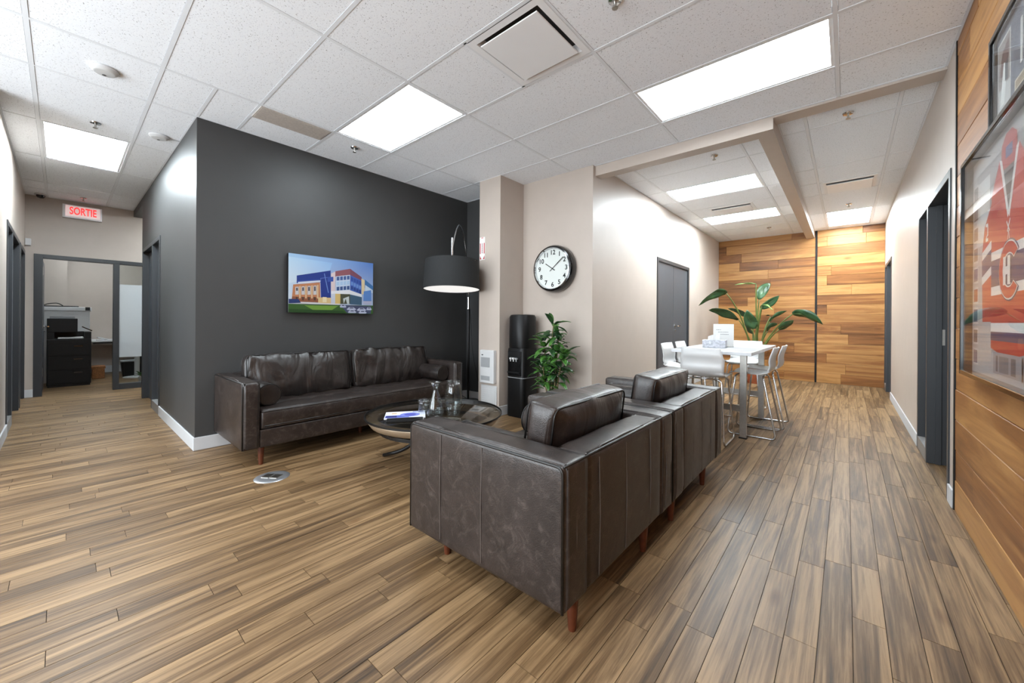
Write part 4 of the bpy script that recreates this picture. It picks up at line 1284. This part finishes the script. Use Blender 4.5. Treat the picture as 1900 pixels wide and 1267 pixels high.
ni = obj('dispenser_panel', boxes((-0.105, 0.105, -0.158, -0.15, 0.50, 0.80), bevel=0.004), 'blackgloss', wc)
obj('drip_tray', boxes((-0.09, 0.09, -0.185, -0.155, 0.535, 0.55), bevel=0.003), 'black', ni)
for x, mt_ in ((-0.045, 'white'), (0.0, 'white'), (0.045, 'greyplastic')):
    obj('tap', boxes((x - 0.012, x + 0.012, -0.185, -0.157, 0.70, 0.722), (x - 0.006, x + 0.006, -0.180, -0.168, 0.675, 0.70), bevel=0.002, seg=1), mt_, ni)
obj('cord', tubes(fillet([(-0.11, 0.12, 0.3), (-0.165, 0.05, 0.12), (-0.19, -0.12, 0.02), (-0.22, -0.3, 0.006), (-0.3, -0.32, 0.006)], 0.1, 6), r=0.004, n=6), 'black', wc, smooth=True)

# ================================================================ ON THE COLUMN
hu = thing('wall_heater', 'white wall mounted control unit with two grey grilles on the column', 'heater', (-3.385, 3.5, 0.39))
obj('housing', boxes((-0.12, 0.12, -0.055, 0, 0, 0.41), bevel=0.008), 'white', hu)
g1 = obj('grille', boxes((-0.095, 0.055, -0.058, -0.054, 0.20, 0.32)), 'greyplastic', hu)
g2 = obj('grille', boxes((-0.095, 0.055, -0.058, -0.054, 0.035, 0.09)), 'greyplastic', hu)
for k in range(9):
    obj('slat', boxes((-0.095, 0.055, -0.061, -0.058, 0.204 + k * 0.013, 0.211 + k * 0.013)), 'greyplastic', g1)
obj('knob', lathe([(0, 0), (0.01, 0), (0.01, 0.01), (0, 0.01)], 12, (-0.07, -0.06, 0.345)), 'black', hu)
lv = thing('louvre_panel', 'white louvred panel low on the column under the control unit', 'vent', (-3.385, 3.5, 0.12))
obj('frame', boxes((-0.135, 0.135, -0.016, 0, 0, 0.24), bevel=0.003, seg=1), 'white', lv)
for k in range(8):
    obj('slat', boxes((-0.118, 0.118, -0.021, -0.016, 0.02 + k * 0.026, 0.036 + k * 0.026)), 'white', lv)
fs = thing('extinguisher_sign', 'small red and white arrow sign high on the column', 'sign', (-3.525, 3.5, 1.94))
obj('plate', boxes((-0.045, 0.045, -0.004, 0, 0, 0.29)), 'paper', fs)
paint('print', (-0.045, -0.0042, 0), (0.09, 0, 0), (0, 0, 0.29), [((176, 40, 48), rect(0.04, 0.27, 0.2, 0.74)), ((176, 40, 48), rect(0.8, 0.27, 0.96, 0.74)), ((176, 40, 48), [(0.05, 0.2), (0.35, 0.03), (0.05, 0.03)]),
      ((176, 40, 48), [(0.95, 0.2), (0.65, 0.03), (0.95, 0.03)]), ((196, 80, 86), rect(0.3, 0.95, 0.7, 0.98))] +
      [((120, 60, 66), rect(0.38, 0.3 + 0.055 * k, 0.62, 0.33 + 0.055 * k)) for k in range(8)], 'printmat', fs)

# ================================================================ CANVAS PRINT ON THE CHARCOAL WALL
cv = thing('canvas_print', 'canvas print of a blue and brick office building hanging above the sofa', 'picture', (XD + 0.015, 1.965, 1.54))
CW, CH = 0.93, 0.605
obj('canvas_box', boxes((0, 0.045, -CW / 2, CW / 2, -CH / 2, CH / 2), bevel=0.002, seg=1), 'black', cv)
def cu(x, y):
    u = (x - 237) / 1098.0
    top, bot = 203 + 140 * u, 986 + 13 * u
    return (min(1, max(0, u)), min(1, max(0, 1 - (y - top) / (bot - top))))
def poly(c, *pts):
    return (c, [cu(*p) for p in pts])
PP = []
SKY = [[(190, 216, 238), (120, 164, 222), (176, 208, 240), (214, 228, 240)]]
PP.append(([(222, 226, 232), (196, 212, 236), (90, 132, 204), (168, 204, 240)], rect(0, 0, 1, 1)))
PP.append(([(214, 226, 238), (178, 206, 238), (150, 190, 236), (190, 220, 244)], [cu(237, 600), cu(700, 520), cu(760, 330), cu(237, 250)]))
PP += [poly((38, 60, 138), (330, 500), (740, 430), (745, 790), (620, 790), (612, 590), (330, 600)),
       poly((62, 86, 164), (340, 570), (600, 545), (600, 560), (340, 588)), poly((214, 220, 236), (345, 585), (610, 560), (610, 585), (345, 605)),
       poly((92, 112, 184), (610, 530), (745, 512), (745, 520), (618, 540), (618, 580), (610, 580)),
       poly((120, 150, 214), (655, 470), (664, 470), (718, 725), (708, 725)),
       poly((196, 130, 92), (290, 618), (605, 588), (615, 855), (275, 838)), poly((150, 92, 66), (280, 775), (610, 790), (612, 855), (270, 840))]
for k in range(4):
    x = 315 + 70 * k
    PP.append(poly((206, 204, 206), (x, 650 - 6 * k), (x + 38, 646 - 6 * k), (x + 40, 750), (x, 752)))
    PP.append(poly((92, 84, 92), (x + 8, 662 - 6 * k), (x + 28, 660 - 6 * k), (x + 30, 700), (x + 8, 702)))
    PP.append(poly((224, 190, 148), (x + 44, 640 - 6 * k), (x + 62, 638 - 6 * k), (x + 62, 800), (x + 44, 800)))
    PP.append(poly((84, 60, 50), (x + 6, 780), (x + 30, 782), (x + 30, 826), (x + 6, 824)))
PP += [poly((228, 196, 140), (585, 785), (745, 790), (745, 865), (585, 855)), poly((244, 226, 184), (640, 780), (690, 782), (690, 850), (640, 848)),
       poly((226, 206, 206), (745, 470), (800, 445), (800, 700), (745, 720)), poly((60, 88, 170), (700, 520), (775, 512), (775, 575), (700, 580)),
       poly((150, 92, 100), (800, 440), (1000, 408), (1000, 492), (800, 512)), poly((128, 76, 96), (1000, 408), (1165, 520), (1165, 565), (1000, 492)),
       poly((206, 220, 240), (808, 508), (1000, 488), (1000, 695), (808, 702)), poly((74, 106, 184), (1000, 490), (1162, 562), (1160, 742), (1000, 700))]
for r_ in range(3):
    for k in range(4):
        x = 818 + 46 * k
        y = 515 + 66 * r_ - 4 * k
        c_ = [(70, 98, 156), (176, 204, 236), (62, 88, 140)][r_]
        PP.append(poly(c_, (x, y), (x + 36, y - 4), (x + 36, y + 46), (x, y + 48)))
for k in range(4):
    x = 1012 + 38 * k
    y = 515 + 17 * k
    PP += [poly((52, 80, 160), (x, y), (x + 30, y + 13), (x + 30, y + 58), (x, y + 48)), poly((112, 148, 214), (x, y + 62), (x + 30, y + 70), (x + 30, y + 112), (x, y + 108)),
           poly((44, 70, 140), (x, y + 120), (x + 30, y + 126), (x + 30, y + 168), (x, y + 162))]
PP += [poly((236, 236, 240), (745, 702), (1000, 690), (1168, 746), (1168, 778), (1000, 742), (745, 738)),
       poly((206, 210, 224), (745, 738), (800, 736), (800, 866), (745, 866)), poly((222, 190, 120), (800, 736), (868, 738), (868, 866), (800, 866)), poly((78, 80, 60), (868, 738), (1000, 742), (1000, 870), (868, 870)),
       poly((206, 214, 214), (905, 800), (985, 770), (990, 868), (960, 868), (940, 800), (915, 868)), poly((66, 96, 120), (1000, 746), (1168, 782), (1168, 884), (1000, 874)),
       poly((230, 208, 166), (1160, 540), (1208, 560), (1208, 740), (1165, 744)), poly((70, 120, 176), (1208, 548), (1336, 640), (1336, 700), (1208, 660)), poly((206, 222, 240), (1215, 620), (1330, 690), (1330, 730), (1215, 700)),
       poly((96, 140, 206), (1195, 705), (1305, 690), (1310, 830), (1190, 830)), poly((188, 190, 216), (1190, 832), (1312, 836), (1312, 880), (1190, 872)),
       poly((44, 60, 112), (240, 808), (350, 810), (380, 858), (240, 866)), poly((228, 222, 222), (375, 850), (860, 868), (860, 882), (380, 868)),
       poly((60, 96, 44), (237, 872), (860, 884), (1340, 890), (1340, 1000), (237, 986)), poly((116, 156, 62), (420, 890), (840, 896), (760, 950), (520, 950)), poly((42, 74, 36), (237, 940), (900, 960), (960, 998), (237, 988)),
       poly((74, 80, 110), (870, 884), (1310, 900), (1300, 996), (960, 990))]
for cx_, cy_, w__ in ((905, 897, 45), (1020, 930, 66), (1165, 940, 70), (1030, 968, 60), (1180, 975, 60), (1275, 930, 40)):
    PP.append(poly((190, 196, 220), (cx_ - w__, cy_ + 8), (cx_ - w__ * 0.5, cy_ - 18), (cx_ + w__ * 0.4, cy_ - 18), (cx_ + w__, cy_ + 8), (cx_ + w__ * 0.8, cy_ + 20), (cx_ - w__ * 0.8, cy_ + 20)))
    PP.append(poly((46, 52, 84), (cx_ - w__ * 0.45, cy_ - 2), (cx_ - w__ * 0.3, cy_ - 13), (cx_ + w__ * 0.3, cy_ - 13), (cx_ + w__ * 0.5, cy_ - 2)))
paint('print', (0.0452, -CW / 2, -CH / 2), (0, CW, 0), (0, 0, CH), PP, 'print', cv, gain=0.62)

# ================================================================ FRAMED SHIRTS ON THE TIMBER WALL (face -x)
def ring_c(cx, cy, rx, ry, tx, ty, a0=38, a1=322, n=22):
    out = [(cx + rx * math.cos(math.radians(a0 + (a1 - a0) * k / n)), cy + ry * math.sin(math.radians(a0 + (a1 - a0) * k / n))) for k in range(n + 1)]
    inn = [(cx + (rx - tx) * math.cos(math.radians(a0 + 6 + (a1 - a0 - 12) * k / n)), cy + (ry - ty) * math.sin(math.radians(a0 + 6 + (a1 - a0 - 12) * k / n))) for k in range(n + 1)]
    return [[out[k], out[k + 1], inn[k + 1], inn[k]] for k in range(n)]

FW_, FH_ = 1.26, 1.13
jf = thing('framed_jersey', 'black framed red hockey jersey behind glass on the timber wall', 'framed jersey', (XR, 3.20 - FW_ / 2, 0.90))
h2 = FW_ / 2
def frame_bars(hw_, H_, w_, d_, name='frame_bar', mat='blackgloss', par=None):
    for b in ((-d_, -0.002, -hw_, -hw_ + w_, 0, H_), (-d_, -0.002, hw_ - w_, hw_, 0, H_), (-d_, -0.002, -hw_ + w_, hw_ - w_, 0, w_), (-d_, -0.002, -hw_ + w_, hw_ - w_, H_ - w_, H_)):
        obj(name, boxes(b, bevel=0.002, seg=1), mat, par)
frame_bars(h2, FH_, 0.022, 0.055, par=jf)
obj('backing', boxes((-0.010, -0.003, -h2 + 0.02, h2 - 0.02, 0.02, FH_ - 0.02)), 'greyplastic', jf)
c = 0.63
RED, BLU, WHT = (186, 44, 40), (52, 48, 92), (228, 222, 220)
JP = [((178, 174, 176), rect(0.022, 0.022, FW_ - 0.022, FH_ - 0.022)), ((150, 146, 150), rect(0.10, 0.70, FW_ - 0.10, FH_ - 0.10)), ((206, 204, 204), rect(0.10, 0.66, 0.34, 0.98))]
rg = random.Random(8)
for k in range(9):
    v = 0.06 + 0.105 * k
    for u in (0.04, FW_ - 0.15):
        JP.append(((206, 200, 198), rect(u, v, u + 0.10, v + 0.085)))
        JP.append((rg.choice([(150, 60, 52), (90, 92, 120), (170, 130, 110), (110, 100, 104)]), rect(u + 0.012, v + 0.01, u + 0.088, v + 0.075)))
for s in (-1, 1):
    q = lambda *p: [(c + s * a, b) for a, b in (p if s > 0 else reversed(p))]
    JP += [(RED, q((0.24, 0.84), (0.25, 0.28), (0.40, 0.28), (0.42, 0.60), (0.37, 0.74))), (WHT, q((0.25, 0.66), (0.25, 0.62), (0.415, 0.58), (0.415, 0.62))), (BLU, q((0.25, 0.62), (0.25, 0.54), (0.415, 0.50), (0.415, 0.58))),
           (WHT, q((0.25, 0.54), (0.25, 0.50), (0.415, 0.46), (0.415, 0.50)))]
JP += [((170, 40, 38), [(c - 0.11, 0.93), (c + 0.11, 0.93), (c + 0.10, 1.04), (c + 0.04, 1.075), (c - 0.04, 1.075), (c - 0.10, 1.04)]), ((92, 96, 140), rect(c - 0.045, 0.97, c + 0.045, 1.02)),
       (RED, [(c - 0.25, 0.16), (c, 0.12), (c + 0.25, 0.16), (c + 0.25, 0.86), (c + 0.13, 0.99), (c + 0.09, 0.93), (c, 0.73), (c - 0.09, 0.93), (c - 0.13, 0.99), (c - 0.25, 0.86)]),
       ((92, 84, 86), [(c - 0.07, 0.93), (c, 0.76), (c + 0.07, 0.93)]), (WHT, [(c - 0.13, 0.99), (c - 0.095, 0.98), (c + 0.005, 0.735), (c - 0.012, 0.715)]), (WHT, [(c + 0.13, 0.99), (c + 0.012, 0.715), (c - 0.005, 0.735), (c + 0.095, 0.98)]),
       (WHT, rect(c - 0.25, 0.56, c + 0.25, 0.60)), (BLU, rect(c - 0.25, 0.44, c + 0.25, 0.56)), (WHT, rect(c - 0.25, 0.40, c + 0.25, 0.44)),
       (WHT, rect(c - 0.25, 0.235, c + 0.25, 0.275)), (BLU, rect(c - 0.25, 0.195, c + 0.25, 0.235)),
       (WHT, [(c - 0.028, 0.70), (c - 0.02, 0.705), (c + 0.02, 0.66), (c + 0.012, 0.655)]), (WHT, [(c + 0.02, 0.71), (c + 0.028, 0.705), (c - 0.01, 0.655), (c - 0.018, 0.66)]),
       (WHT, [(c - 0.002, 0.66), (c + 0.004, 0.66), (c - 0.01, 0.60), (c - 0.016, 0.60)]), (WHT, [(c + 0.002, 0.66), (c + 0.008, 0.66), (c + 0.022, 0.61), (c + 0.016, 0.61)]),
       (WHT, rect(c - 0.345, 0.665, c - 0.305, 0.68)), (WHT, rect(c - 0.318, 0.69, c - 0.303, 0.735)), (WHT, rect(c - 0.345, 0.735, c - 0.305, 0.75)), (WHT, [(c - 0.345, 0.68), (c - 0.33, 0.68), (c - 0.303, 0.70), (c - 0.318, 0.70)])]
lc, lz = c + 0.02, 0.495
for col_, gx in ((BLU, 0.012), (WHT, 0.006), (RED, 0.0)):
    for p in ring_c(lc, lz, 0.135 + gx, 0.118 + gx, 0.052 + 2 * gx, 0.045 + 2 * gx, 38 - gx * 200, 322 + gx * 200):
        JP.append((col_, p))
for col_, g in ((WHT, 0.005), (WHT, 0.0)):
    JP += [(col_, rect(lc - 0.07 - g, lz - 0.055 - g, lc - 0.045 + g, lz + 0.055 + g)), (col_, rect(lc - 0.01 - g, lz - 0.055 - g, lc + 0.015 + g, lz + 0.055 + g)), (col_, rect(lc - 0.05, lz - 0.012 - g, lc, lz + 0.012 + g))]
JP += [((150, 146, 150), rect(c - 0.19, 0.05, c + 0.19, 0.145)), ((96, 92, 98), rect(c - 0.15, 0.06, c - 0.12, 0.13)), ((120, 116, 120), rect(c - 0.10, 0.06, c + 0.03, 0.13)), ((100, 96, 100), rect(c + 0.06, 0.06, c + 0.12, 0.13))]
paint('jersey', (-0.0105, h2, 0), (0, -1, 0), (0, 0, 1), JP, 'printmat', jf, lift=0.0003)
obj('pane', boxes((-0.048, -0.045, -h2 + 0.02, h2 - 0.02, 0.02, FH_ - 0.02)), 'art_glass', jf)

GW, GH = 0.95, 0.42
gf = thing('framed_number_picture', 'ornate dark framed picture with large white numerals, above the framed jersey', 'picture', (XR, 2.80 - GW / 2, 2.05))
g2_ = GW / 2
frame_bars(g2_, GH, 0.022, 0.03, par=gf)
for k in range(60):
    y_ = -g2_ + GW * (k + 0.5) / 60
    for z_ in (0.0, GH):
        pass
bm = bmesh.new()
for k in range(84):
    q = k / 84 * 2 * (GW + GH)
    if q < GW:
        p = (-0.016, -g2_ + q, 0)
    elif q < GW + GH:
        p = (-0.016, g2_, q - GW)
    elif q < 2 * GW + GH:
        p = (-0.016, g2_ - (q - GW - GH), GH)
    else:
        p = (-0.016, -g2_, GH - (q - 2 * GW - GH))
    bmesh.ops.create_icosphere(bm, subdivisions=1, radius=0.009, matrix=Matrix.Translation(p))
obj('beading', bm, 'steel', gf, smooth=True)
GP = [((104, 108, 124), rect(0.02, 0.02, GW - 0.02, GH - 0.02)), ((222, 222, 218), rect(0.035, 0.05, 0.215, 0.37)), ((150, 140, 138), rect(0.045, 0.06, 0.205, 0.36)), ((196, 196, 196), rect(0.05, 0.065, 0.20, 0.16)),
      ((96, 60, 60), [(0.06, 0.22), (0.12, 0.20), (0.19, 0.26), (0.19, 0.34), (0.10, 0.31)]), ((230, 230, 228), [(0.07, 0.08), (0.13, 0.08), (0.17, 0.24), (0.12, 0.26)]), ((70, 74, 84), rect(0.14, 0.17, 0.18, 0.25)),
      ((214, 206, 190), rect(0.27, 0.065, 0.70, 0.11)), ((160, 140, 112), rect(0.28, 0.072, 0.69, 0.103))]
paint('mount', (-0.0065, g2_, 0), (0, -1, 0), (0, 0, 1), GP, 'printmat', gf, lift=0.0003)
obj('backing', boxes((-0.0062, -0.003, -g2_ + 0.015, g2_ - 0.015, 0.015, GH - 0.015)), 'greyplastic', gf)
MXL = Matrix(((0, 0, -1, -0.008), (-1, 0, 0, g2_ - 0.30), (0, 1, 0, 0.225), (0, 0, 0, 1)))
text_mesh('numerals', '10', 0.26, 'paper', gf, MXL, 0.0008, align='LEFT', sx=0.85)
obj('pane', boxes((-0.024, -0.022, -g2_ + 0.02, g2_ - 0.02, 0.02, GH - 0.02)), 'art_glass', gf)

# ================================================================ CEILING FIXTURES
df = thing('ceiling_diffuser', 'square white air diffuser in the lounge ceiling', 'vent', (-1.575, 1.985, ZC))
a, b = 0.29, 0.215
bm = bmesh.new()
for (r0_, z0_, r1_, z1_) in ((a, -0.002, a - 0.045, -0.002), (a - 0.045, -0.002, b + 0.005, 0.045)):
    o4 = [bm.verts.new((sx * r0_, sy * r0_, z0_)) for sx, sy in ((-1, -1), (1, -1), (1, 1), (-1, 1))]
    i4 = [bm.verts.new((sx * r1_, sy * r1_, z1_)) for sx, sy in ((-1, -1), (1, -1), (1, 1), (-1, 1))]
    for k in range(4):
        bm.faces.new((o4[k], o4[(k + 1) % 4], i4[(k + 1) % 4], i4[k]))
obj('frame', bm, 'white_metal', df)
obj('throat', boxes((-b - 0.005, b + 0.005, -b - 0.005, b + 0.005, 0.044, 0.05)), 'ventdark', df)
obj('plaque', boxes((-b - 0.012, b + 0.012, -b - 0.012, b + 0.012, -0.016, -0.008), bevel=0.003, seg=1), 'white_metal', df)

vt = thing('return_grille', 'taupe rectangular grille in the ceiling beside the charcoal wall', 'vent', (-3.845, 1.37, ZC))
obj('frame', boxes((-0.125, 0.125, -0.29, 0.29, -0.004, 0.004)), 'taupe', vt)
for k in range(22):
    x = -0.112 + k * 0.0104
    obj('slat', boxes((x, x + 0.005, -0.28, 0.28, -0.007, -0.004)), 'taupe', vt)

def slot_vent(label, x, y, w_, d_):
    v = thing('slot_diffuser', label, 'vent', (x, y, ZH), 0, 'hall slot diffusers')
    obj('frame', boxes((-w_ / 2, w_ / 2, -d_ / 2, d_ / 2, -0.004, 0.004)), 'white_metal', v)
    obj('slot', boxes((-w_ / 2 + 0.03, w_ / 2 - 0.03, -d_ / 2 + 0.05, -d_ / 2 + 0.10, -0.005, -0.004)), 'ventdark', v)
    obj('plaque', boxes((-w_ / 2 + 0.035, w_ / 2 - 0.035, -d_ / 2 + 0.09, d_ / 2 - 0.04, -0.022, -0.010), bevel=0.003, seg=1), 'white_metal', v)
slot_vent('white slot diffuser between the two left hall lights', -1.39, 7.015, 0.60, 0.50)
slot_vent('white slot diffuser in the right bay of the hall ceiling', 0.015, 6.705, 0.52, 0.54)

def sprinkler(label, x, y, z):
    s = thing('sprinkler_head', label, 'sprinkler', (x, y, z), 0, 'ceiling sprinklers')
    obj('escutcheon', lathe([(0, 0), (0.04, 0), (0.036, -0.008), (0.012, -0.012), (0, -0.012)], 20), 'chrome', s, smooth='auto')
    obj('stem', lathe([(0, -0.01), (0.008, -0.012), (0.007, -0.045), (0, -0.045)], 10), 'steel', s)
    obj('deflector', lathe([(0, -0.045), (0.017, -0.045), (0.017, -0.049), (0, -0.049)], 14), 'steel', s)
sprinkler('sprinkler head in the corridor before the lit panel', -5.21, 0.19, ZC)
sprinkler('sprinkler head by the charcoal wall above the sofa', -3.87, 1.97, ZC)
sprinkler('sprinkler head at the near end of the right hall bay', 0.0, 4.42, ZH)
sprinkler('sprinkler head at the near end of the left hall bay', -1.10, 4.62, ZH)
sprinkler('sprinkler head at the far end of the right hall bay', 0.015, 7.80, ZH)
sprinkler('sprinkler head at the far end of the left hall bay', -1.13, 8.80, ZH)
sprinkler('sprinkler head above the exit sign', -8.62, 0.20, ZC)
sprinkler('sprinkler head by the square diffuser', -0.98, 1.99, ZC)
def detector(label, x, y, cord=False):
    s = thing('smoke_detector', label, 'detector', (x, y, ZC), 0, 'smoke detectors')
    obj('housing', lathe([(0, 0), (0.075, 0), (0.075, -0.012), (0.06, -0.026), (0.05, -0.028), (0, -0.028)], 28), 'white', s, smooth='auto')
    obj('sensor', lathe([(0, -0.027), (0.012, -0.03), (0, -0.032)], 10, (-0.03, 0.0, 0)), 'ventdark', s)
    if cord:
        obj('cable', tubes([(0.0, 0.07, -0.01), (0.02, 0.15, -0.006)], r=0.004, n=6), 'greyplastic', s)
detector('white round detector in the ceiling tile nearest the camera', -4.04, 0.19)
detector('white round detector with a stub of cable by the charcoal corner', -5.10, 0.61, True)
dc = thing('dome_camera', 'small dark dome camera at the end of the corridor ceiling', 'camera', (-8.82, -0.21, ZC))
obj('mount', lathe([(0, 0), (0.06, 0), (0.06, -0.02), (0, -0.02)], 20), 'white', dc, smooth='auto')
obj('dome', lathe([(0.045, -0.02), (0.043, -0.04), (0.03, -0.058), (0.0, -0.066)], 20), 'blackgloss', dc, smooth=True)
ms = thing('motion_sensor', 'small white motion sensor in the corridor corner', 'sensor', (XE, -0.335, 2.21))
obj('housing', boxes((0, 0.05, -0.022, 0.035, 0, 0.10), bevel=0.008), 'white', ms)

ex = thing('exit_sign', 'red lit exit sign reading SORTIE above the office door', 'sign', (XE, 0.20, 2.685))
obj('housing', boxes((0, 0.06, -0.205, 0.205, 0, 0.20), bevel=0.004, seg=1), 'white_metal', ex)
fc = obj('face', boxes((0.06, 0.064, -0.175, 0.185, 0.025, 0.185)), 'exitface', ex)
MXE = Matrix(((0, 0, 1, 0.0655), (1, 0, 0, 0.006), (0, 1, 0, 0.105), (0, 0, 0, 1)))
text_mesh('lettering', 'SORTIE', 0.155, 'exitred', ex, MXE, 0.001, sx=0.56, bold=0.0035)

# ================================================================ FLOOR BOX
fb = thing('floor_box', 'round cast metal floor outlet box set in the boards', 'floor box', (-3.215, 1.02, 0), math.radians(35))
obj('flange', lathe([(0, 0.004), (0.085, 0.006), (0.11, 0.004), (0.116, 0.0), (0.0, 0.0)], 40), 'alu', fb, smooth='auto')
obj('lid', boxes((-0.062, -0.004, -0.035, 0.035, 0.0055, 0.009), bevel=0.001, seg=1), 'steel', fb)
obj('lid', boxes((0.004, 0.062, -0.035, 0.035, 0.0055, 0.009), bevel=0.001, seg=1), 'steel', fb)
obj('gap', boxes((-0.004, 0.004, -0.037, 0.037, 0.0055, 0.0065)), 'ventdark', fb)

# ================================================================ OFFICE BEYOND THE CORRIDOR
pr = thing('office_printer', 'large black multifunction printer inside the office', 'printer', (-10.28, 0.085, 0))
bd = obj('body', boxes((-0.30, 0.30, -0.25, 0.25, 0.03, 0.80), bevel=0.008), 'black', pr)
obj('castor_base', boxes((-0.28, 0.28, -0.24, 0.24, 0.0, 0.03)), 'blackmetal', pr)
for z0_, z1_ in ((0.06, 0.27), (0.29, 0.50), (0.52, 0.72)):
    dr = obj('drawer', boxes((0.295, 0.306, -0.235, 0.235, z0_, z1_), bevel=0.003, seg=1), 'black', bd)
    obj('grip', boxes((0.305, 0.309, 0.05, 0.15, z1_ - 0.05, z1_ - 0.03)), 'blackgloss', dr)
obj('output_tray', boxes((-0.1, 0.29, -0.17, 0.17, 0.80, 0.81), (-0.25, -0.1, -0.25, 0.25, 0.80, 0.92), (-0.1, 0.28, -0.25, -0.17, 0.80, 0.92), (-0.1, 0.28, 0.17, 0.25, 0.80, 0.92)), 'black', pr)
obj('paper_stack', boxes((-0.05, 0.27, -0.13, 0.16, 0.81, 0.83)), 'paper', pr)
obj('scanner', boxes((-0.30, 0.28, -0.25, 0.09, 0.92, 1.15), bevel=0.006), 'black', pr)
obj('scanner_lid', boxes((-0.28, 0.2, -0.22, 0.06, 1.15, 1.19), bevel=0.006), 'greyplastic', pr)
bm = boxes((-0.06, 0.06, -0.07, 0.07, -0.008, 0.008), bevel=0.003, seg=1)
place(bm, Matrix.Translation((0.2, 0.20, 0.975)) @ Matrix.Rotation(math.radians(-32), 4, 'X'))
obj('control_panel', bm, 'blackgloss', pr)

cb = thing('office_cabinet', 'pale cabinet with a wide top standing behind the printer', 'cabinet', (-10.95, -0.12, 0))
obj('body', boxes((-0.22, 0.22, -0.5, 0.46, 0, 1.29), bevel=0.004, seg=1), 'white', cb)
obj('top', boxes((-0.25, 0.25, -0.53, 0.48, 1.29, 1.36), bevel=0.004, seg=1), 'white', cb)
obj('edge_clip', boxes((0.245, 0.255, 0.40, 0.46, 1.30, 1.36)), 'black', cb)
tr = thing('desk_tray', 'flat black tray with cables on top of the office cabinet', 'tray', (-10.85, -0.05, 1.36))
obj('tray', boxes((-0.1, 0.1, -0.22, 0.25, 0, 0.02), bevel=0.003, seg=1), 'black', tr)
obj('cable', tubes(fillet([(0.05, -0.18, 0.02), (0.05, -0.1, 0.06), (0.05, 0.0, 0.07), (0.05, 0.06, 0.02)], 0.05), r=0.008, n=6), 'black', tr, smooth=True)
dk = thing('office_desk', 'white topped office desk with a dark edge along the back wall', 'desk', (-11.55, 1.2, 0))
obj('top', boxes((-0.40, 0.42, -0.82, 1.2, 0.69, 0.72), bevel=0.002, seg=1), 'white', dk)
obj('rail', boxes((-0.36, 0.40, -0.80, 1.18, 0.655, 0.69)), 'blackmetal', dk)
for y_ in (-0.1, 1.1):
    obj('leg', boxes((0.30, 0.36, y_ - 0.03, y_ + 0.03, 0, 0.655)), 'blackmetal', dk)
sc = thing('desk_stapler', 'white stapler lying on the office desk', 'stapler', (-11.25, 0.52, 0.72), 0.5)
obj('arm', place(boxes((-0.02, 0.02, -0.08, 0.08, 0.0, 0.02), bevel=0.004, seg=1), Matrix.Translation((0, 0, 0.03)) @ Matrix.Rotation(-0.3, 4, 'X')), 'white', sc)
obj('base', boxes((-0.022, 0.022, -0.085, 0.085, 0, 0.012), bevel=0.003, seg=1), 'greyplastic', sc)
bt = thing('wicker_basket', 'brown wicker box with lid on the office floor', 'basket', (-11.0, 0.46, 0))
obj('body', boxes((-0.14, 0.14, -0.085, 0.085, 0, 0.19), bevel=0.01), 'wicker', bt)
obj('lid', boxes((-0.15, 0.15, -0.095, 0.095, 0.19, 0.235), bevel=0.008), 'wicker', bt)
wb = thing('waste_bin', 'dark square waste bin under the office desk', 'bin', (-10.95, 0.87, 0))
obj('shell', loft([(rrect(0.10, 0.08, 0.02), 0), (rrect(0.13, 0.105, 0.025), 0.30)]), 'wicker' if False else 'black', wb, smooth='auto')
obj('rim', loft([(rrect(0.137, 0.112, 0.025), 0.295), (rrect(0.137, 0.112, 0.025), 0.315)]), 'greyplastic', wb)
sp = thing('small_green_plant', 'small green plant in a white pot behind the sidelight', 'plant', (-9.75, 0.97, 0))
obj('pot', lathe([(0, 0), (0.05, 0), (0.07, 0.10), (0.064, 0.10), (0.06, 0.085), (0, 0.085)], 20), 'white', sp, smooth='auto')
for k in range(16):
    an = k * 2.4
    d = Vector((math.cos(an), math.sin(an), 0.9 + 0.5 * math.sin(k)))
    d.normalize()
    B = Vector((0, 0, 0.09)) + d * 0.02
    T = B + d * 0.13
    obj('leaf', leaf_blade(B, (B + T) / 2 + Vector((0, 0, 0.02)), T, 0.055, 0.3, 0.2, 4), 'leafC', sp, smooth=True)
cr = thing('coat_stand', 'pale coat stand seen through the frosted sidelight', 'coat stand', (-10.6, 0.97, 0))
obj('pole', tubes([(0, 0, 0.02), (0, 0, 1.66)], r=0.04, n=12), 'white', cr, smooth='auto')
obj('base', lathe([(0, 0), (0.2, 0), (0.2, 0.02), (0, 0.03)], 24), 'white', cr)
for k in range(4):
    an = k * PI / 2 + 0.5
    obj('hook', tubes(fillet([(0, 0, 1.5), (0.12 * math.cos(an), 0.12 * math.sin(an), 1.52), (0.19 * math.cos(an), 0.19 * math.sin(an), 1.66)], 0.04), r=0.012, n=6), 'white', cr, smooth=True)
